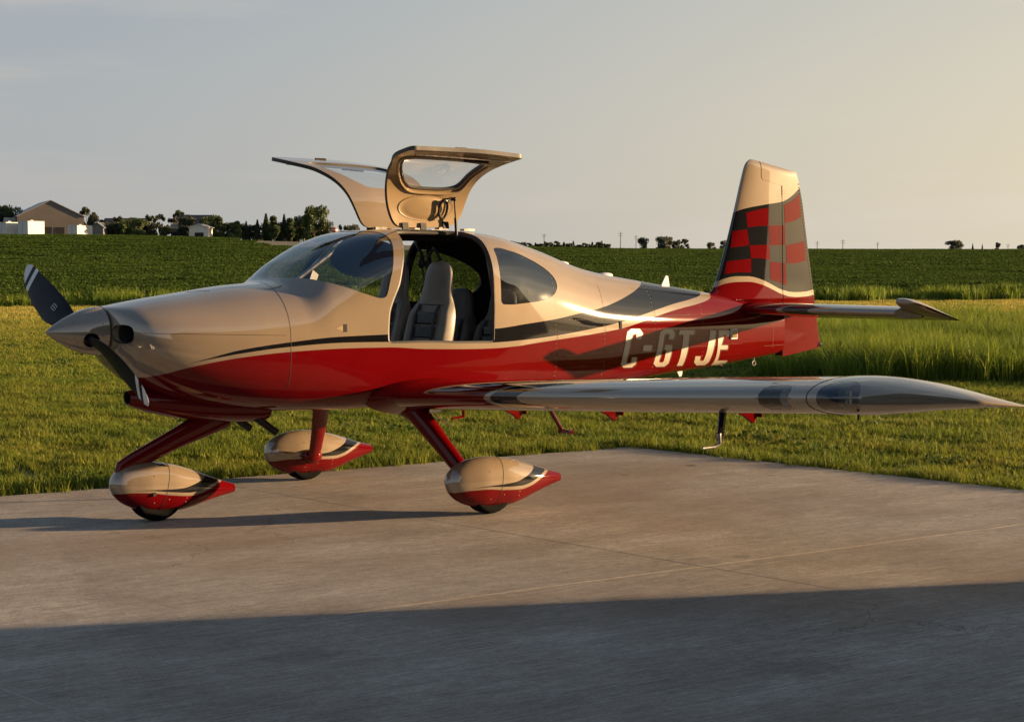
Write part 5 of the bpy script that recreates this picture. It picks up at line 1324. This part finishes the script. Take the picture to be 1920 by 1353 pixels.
def crown_mesh(kind, seed, m, n=4200):
    r = np.random.default_rng(seed); blobs = []
    if kind == 'round':
        for k in range(22): a = r.uniform(0, 6.28); e = r.uniform(.0, 1); rr = .30*r.random()**.5; blobs.append((rr*math.cos(a)*1.1, rr*math.sin(a)*1.1, .12+.72*e*(1-.3*rr), r.uniform(.12, .20)))
    elif kind == 'tall':
        for k in range(16): e = r.random(); a = r.uniform(0, 6.28); rr = .16*(1-.5*e); blobs.append((rr*math.cos(a), rr*math.sin(a), .16+.74*e, r.uniform(.08, .14)))
    elif kind == 'sparse':
        for k in range(20): a = r.uniform(0, 6.28); e = r.uniform(0, 1); rr = .36*r.random()**.5; blobs.append((rr*math.cos(a), rr*math.sin(a), .16+.74*e, r.uniform(.08, .14)))
    V = []; F = []; T = []
    for i in range(n):
        if kind == 'conifer':
            e = r.random()**1.3; rad_ = (.22*(1-e)+.012)*(.75+.5*abs(math.sin(e*38))); a = r.uniform(0, 6.28); q = rad_*r.random()**.35; c = (q*math.cos(a), q*math.sin(a), .05+.95*e-q*.35); s = .018
        else:
            bx, by, bz, br_ = blobs[r.integers(len(blobs))]; d = r.normal(0, 1, 3); d /= np.linalg.norm(d); q = br_*r.random()**.4; c = (bx+d[0]*q, by+d[1]*q, bz+d[2]*q*.8); s = .022
        R = Euler(tuple(r.uniform(0, 6.28, 3))).to_matrix(); b = len(V); s *= r.uniform(.6, 1.4)
        for w in ((-1, -.6, 0), (1, -.6, 0), (1, .6, 0), (-1, .6, 0)): v = R@Vector(w)*s; V.append((c[0]+v.x, c[1]+v.y, max(.02, c[2]+v.z)))
        F.append((b, b+1, b+2, b+3)); T += [r.random()]*4
    me = bpy.data.meshes.new('crown'); me.from_pydata(V, [], F); me.materials.append(m); at = me.attributes.new('tone', 'FLOAT', 'POINT'); at.data.foreach_set('value', T); return me, blobs
def trunk_mesh(kind, blobs):
    mb = MB(); top = .9 if kind == 'conifer' else .6
    mb.tube([(0, 0, -.03), (.005, 0, .15), (0, .008, top*.6), (.01, 0, top)], [.022, .016, .012, .004], 7)
    for (bx, by, bz, _) in blobs[:9]: mb.tube([(0, 0, bz*.5), (bx*.5, by*.5, bz*.78), (bx, by, bz)], [.010, .006, .002], 5)
    me = bpy.data.meshes.new('trunk'); me.from_pydata(mb.V, [], mb.F); me.materials.append(M['bark']); return me
TM = {}
for kd in ('round', 'tall', 'sparse', 'conifer'):
    for mm_ in ('leaf', 'leaf_dark', 'leaf_far'):
        for v in range(2):
            cm, bl = crown_mesh(kd, hash((kd, v)) % 1 + v*7+len(kd), M[mm_]); TM[kd, mm_, v] = (cm, trunk_mesh(kd, bl))
def tree(u, vt, w, dep, kd, mm_, lab, grp, kname=None):
    x, y, z = at_px(u, dep); h = hz_(vt, dep)-z; W = w*dep/FPX
    ratio = {'round': .86, 'tall': .50, 'sparse': .90, 'conifer': .46}[kd]
    o = empty(kname or {'conifer': 'spruce_tree'}.get(kd, 'leafy_tree'), (x, y, z-.1), rng.uniform(0, 6.28)); tag(o, lab, 'tree', grp)
    cm, tm = TM[kd, mm_, int(rng.integers(2))]; sc = (W/ratio, W/ratio, h)
    for me, nm in ((cm, 'crown'), (tm, 'trunk')):
        c = bpy.data.objects.new(nm, me); COL.objects.link(c); c.parent = o; c.scale = sc
L = 'leafy trees round the farmyard'
TL = [
(18,378,46,D+10,'round','leaf','bushy tree behind the trailers at the far left edge'),(2,392,30,D+6,'round','leaf_dark','dark tree cut by the left edge of the picture'),
(166,387,34,D+24,'sparse','leaf_dark','thin purplish tree behind the right side of the tan shed'),(178,395,24,D+22,'round','leaf_dark','dark tree touching the right wall of the tan shed'),
(205,412,26,D-2,'round','leaf_dark','low dark bush beside the small grey shed'),(222,411,26,D-6,'round','leaf_dark','dark bush between small shed and first bright green tree'),
(238,407,30,D-16,'round','leaf','round green bush left of the widest farmyard tree'),(262,405,34,D-20,'round','leaf','round bright green tree nearest the small grey shed'),
(285,401,30,D+2,'sparse','leaf_dark','thin tree with sky gaps right of the round green tree'),(300,400,26,D+5,'sparse','leaf_dark','darker thin tree left of the tan farmhouse'),(312,420,24,D-20,'round','leaf','low bush in front of the tan farmhouse'),
(340,393,36,D+26,'sparse','leaf_dark','grey-green tree rising behind the dark-roofed house'),(356,397,26,D+28,'round','leaf_dark','tree behind the ridge of the dark-roofed house'),
(402,398,32,D-12,'round','leaf','full green tree right of the small white shed'),(414,404,26,D-14,'tall','leaf','narrow green tree joined to the full tree by the white shed'),
(441,409,28,D-18,'tall','leaf','upright green tree midway between white shed and the spruces'),(463,414,18,D-8,'conifer','leaf_dark','shortest dark spruce left of the spruce row'),
(484,411,20,D-14,'conifer','leaf_dark','first spruce of the row, with a bent tip'),(500,400,26,D-12,'conifer','leaf','broad spruce in the middle of the row'),(516,402,24,D-14,'tall','leaf','green upright tree between two spruces'),
(534,401,22,D-12,'conifer','leaf_dark','slim dark spruce left of the tallest tree'),(548,406,24,D-10,'tall','leaf','upright tree touching the crown of the tallest tree'),(566,398,30,D-12,'round','leaf','lower green tree leaning on the tallest tree'),
(590,378,52,D-16,'round','leaf','tallest green tree, above the windscreen of the aeroplane'),(612,408,26,D-14,'round','leaf_dark','dark tree right of the tallest tree, by the red ball'),
(648,420,26,D+30,'sparse','leaf_far','faint small tree left of the raised door'),(662,416,26,D+34,'round','leaf_far','faint tree half hidden by the raised far door'),
]
TL += [(352,401,34,D-2,'round','leaf_dark','dark tree in front of the left half of the dark-roofed house'),(386,403,30,D-3,'round','leaf','green tree in front of the right end of the dark-roofed house'),
(222,404,34,D+4,'sparse','leaf_dark','ragged dark tree in front of the long dark-roofed building'),(252,403,30,D-3,'round','leaf_dark','dark tree covering the right end of the long dark-roofed building'),
(198,407,26,D+3,'tall','leaf_dark','dark upright tree just right of the small grey shed'),(326,404,26,D+8,'sparse','leaf_dark','ragged tree behind the low tan farmhouse')]
for a in TL: tree(*a, L)
for u, vt, w, nt_ in ((430,418,22,'between the full green tree and the upright tree'),(455,420,22,'at the foot of the shortest spruce'),(474,422,20,'between the shortest spruce and the first of the spruce row'),(508,416,24,'under the broad spruce'),(526,417,24,'left of the slim dark spruce'),(556,416,30,'below the crown edge of the tallest tree'),(388,420,20,'touching the white garden shed on its right'),(347,424,18,'left of the white garden shed'),(212,420,22,'right against the small grey shed'),(250,418,26,'between the two round green bushes'),(276,418,24,'right of the round bright green tree'),(600,424,34,'under the tallest tree, at the edge of the windscreen')):
    tree(u, vt-5, w*1.6, D-6, 'round', 'leaf_dark', 'low dark bush '+nt_, 'undergrowth in the farmyard tree row', 'bush')
R_ = 'trees on the distant skyline'
for a in ((1205,441,20,640,'round','leaf_far','first round tree on the skyline left of the fin'),(1245,439,34,640,'round','leaf_far','broad tree on the skyline, widest left of the fin'),(1266,448,18,660,'round','leaf_far','low tree leaning on the right of the broad skyline tree'),(1281,447,24,670,'sparse','leaf_far','ragged low tree right of the broad skyline tree'),
          (1333,451,18,680,'round','leaf_far','small round tree just left of the fin'),(1356,447,20,660,'round','leaf_far','tree touching the leading edge of the fin'),(1787,447,36,640,'round','leaf_far','wide tree on the skyline above the tail tip'),(1822,456,8,700,'conifer','leaf_far','tiny pointed tree right of the wide tree'),(1840,457,7,700,'conifer','leaf_far','tiniest pointed tree on the right skyline'),(1870,451,13,680,'tall','leaf_far','upright small tree near the right edge'),(1913,456,20,660,'round','leaf_far','low tree cut by the right edge of the picture')):
    tree(*a, R_)
rr2 = np.random.default_rng(4)
ORD = 'first second third fourth fifth sixth seventh eighth ninth tenth eleventh twelfth thirteenth fourteenth fifteenth sixteenth seventeenth'.split()
for k in range(34):
    u = 945+k*5.9; nm_ = ('%s small tree from the left end' % ORD[k]) if k < 17 else ('%s small tree from the right end' % ORD[33-k])
    tree(u, 450+rr2.uniform(0, 8), rr2.uniform(10, 17), 430+rr2.uniform(-10, 10), ('round', 'conifer', 'tall')[k % 3], 'leaf_dark', nm_+' of the low shelter belt on the skyline', 'low shelter belt on the skyline', 'shelter_belt_tree')
o = local('blue_grey_barn', 958, 425, 0, label='tiny blue-grey barn at the left end of the low shelter belt', cat='barn'); gable(o, 30*425/FPX, 6, hz_(456, 425)-o.location.z, hz_(452, 425)-o.location.z, M['grey_metal'], M['grey_metal'], False)

# ------------------------------------------------------------------ hangar off to the right: throws the foreground shade
ls = Vector((math.cos(rad(SUN_AZ)), -math.sin(rad(SUN_AZ)), 0)); ns = Vector((-math.sin(rad(SUN_AZ)), -math.cos(rad(SUN_AZ)), 0))
c0 = Vector((.95, -3.73, 0))+ls*8.5
hg = empty('hangar', (c0.x, c0.y, -.02), 0); tag(hg, 'grey metal hangar beside the pad, out of the picture, that shades the foreground', 'hangar')
M['hangar_metal'] = simple('dark_green_metal', (.035, .04, .036), .6, var=.1)
hg.rotation_euler = (0, 0, math.atan2(ls.y, ls.x))
# local +x away from the pad (towards the sun), local -y to the camera side
mb = MB(); mb.prism([(0, 0, -.3), (0, -30, -.3), (0, -30, 7.4), (0, -15, 10.0), (0, 0, 7.4)], (24, 0, 0)); mb.build('wall', M['hangar_metal'], hg, False)
mb = MB(); mb.prism([(-.0, 0, 7.42), (-.0, -15, 10.05), (-.0, -15, 10.25), (-.0, .0, 7.6)], (24.3, 0, 0)); mb.prism([(-.3, -30.3, 7.4), (-.3, -15, 10.05), (-.3, -15, 10.25), (-.3, -30.3, 7.6)], (24.6, 0, 0)); mb.split('roof', M['dark_roof'], hg, False)
for k in range(8):
    mb = MB(); mb.box((-.06, -3.6-k*3.2, 2.9), (.06, 3.1, 6.0)); mb.build('door_panel', M['hangar_metal'], hg, False)
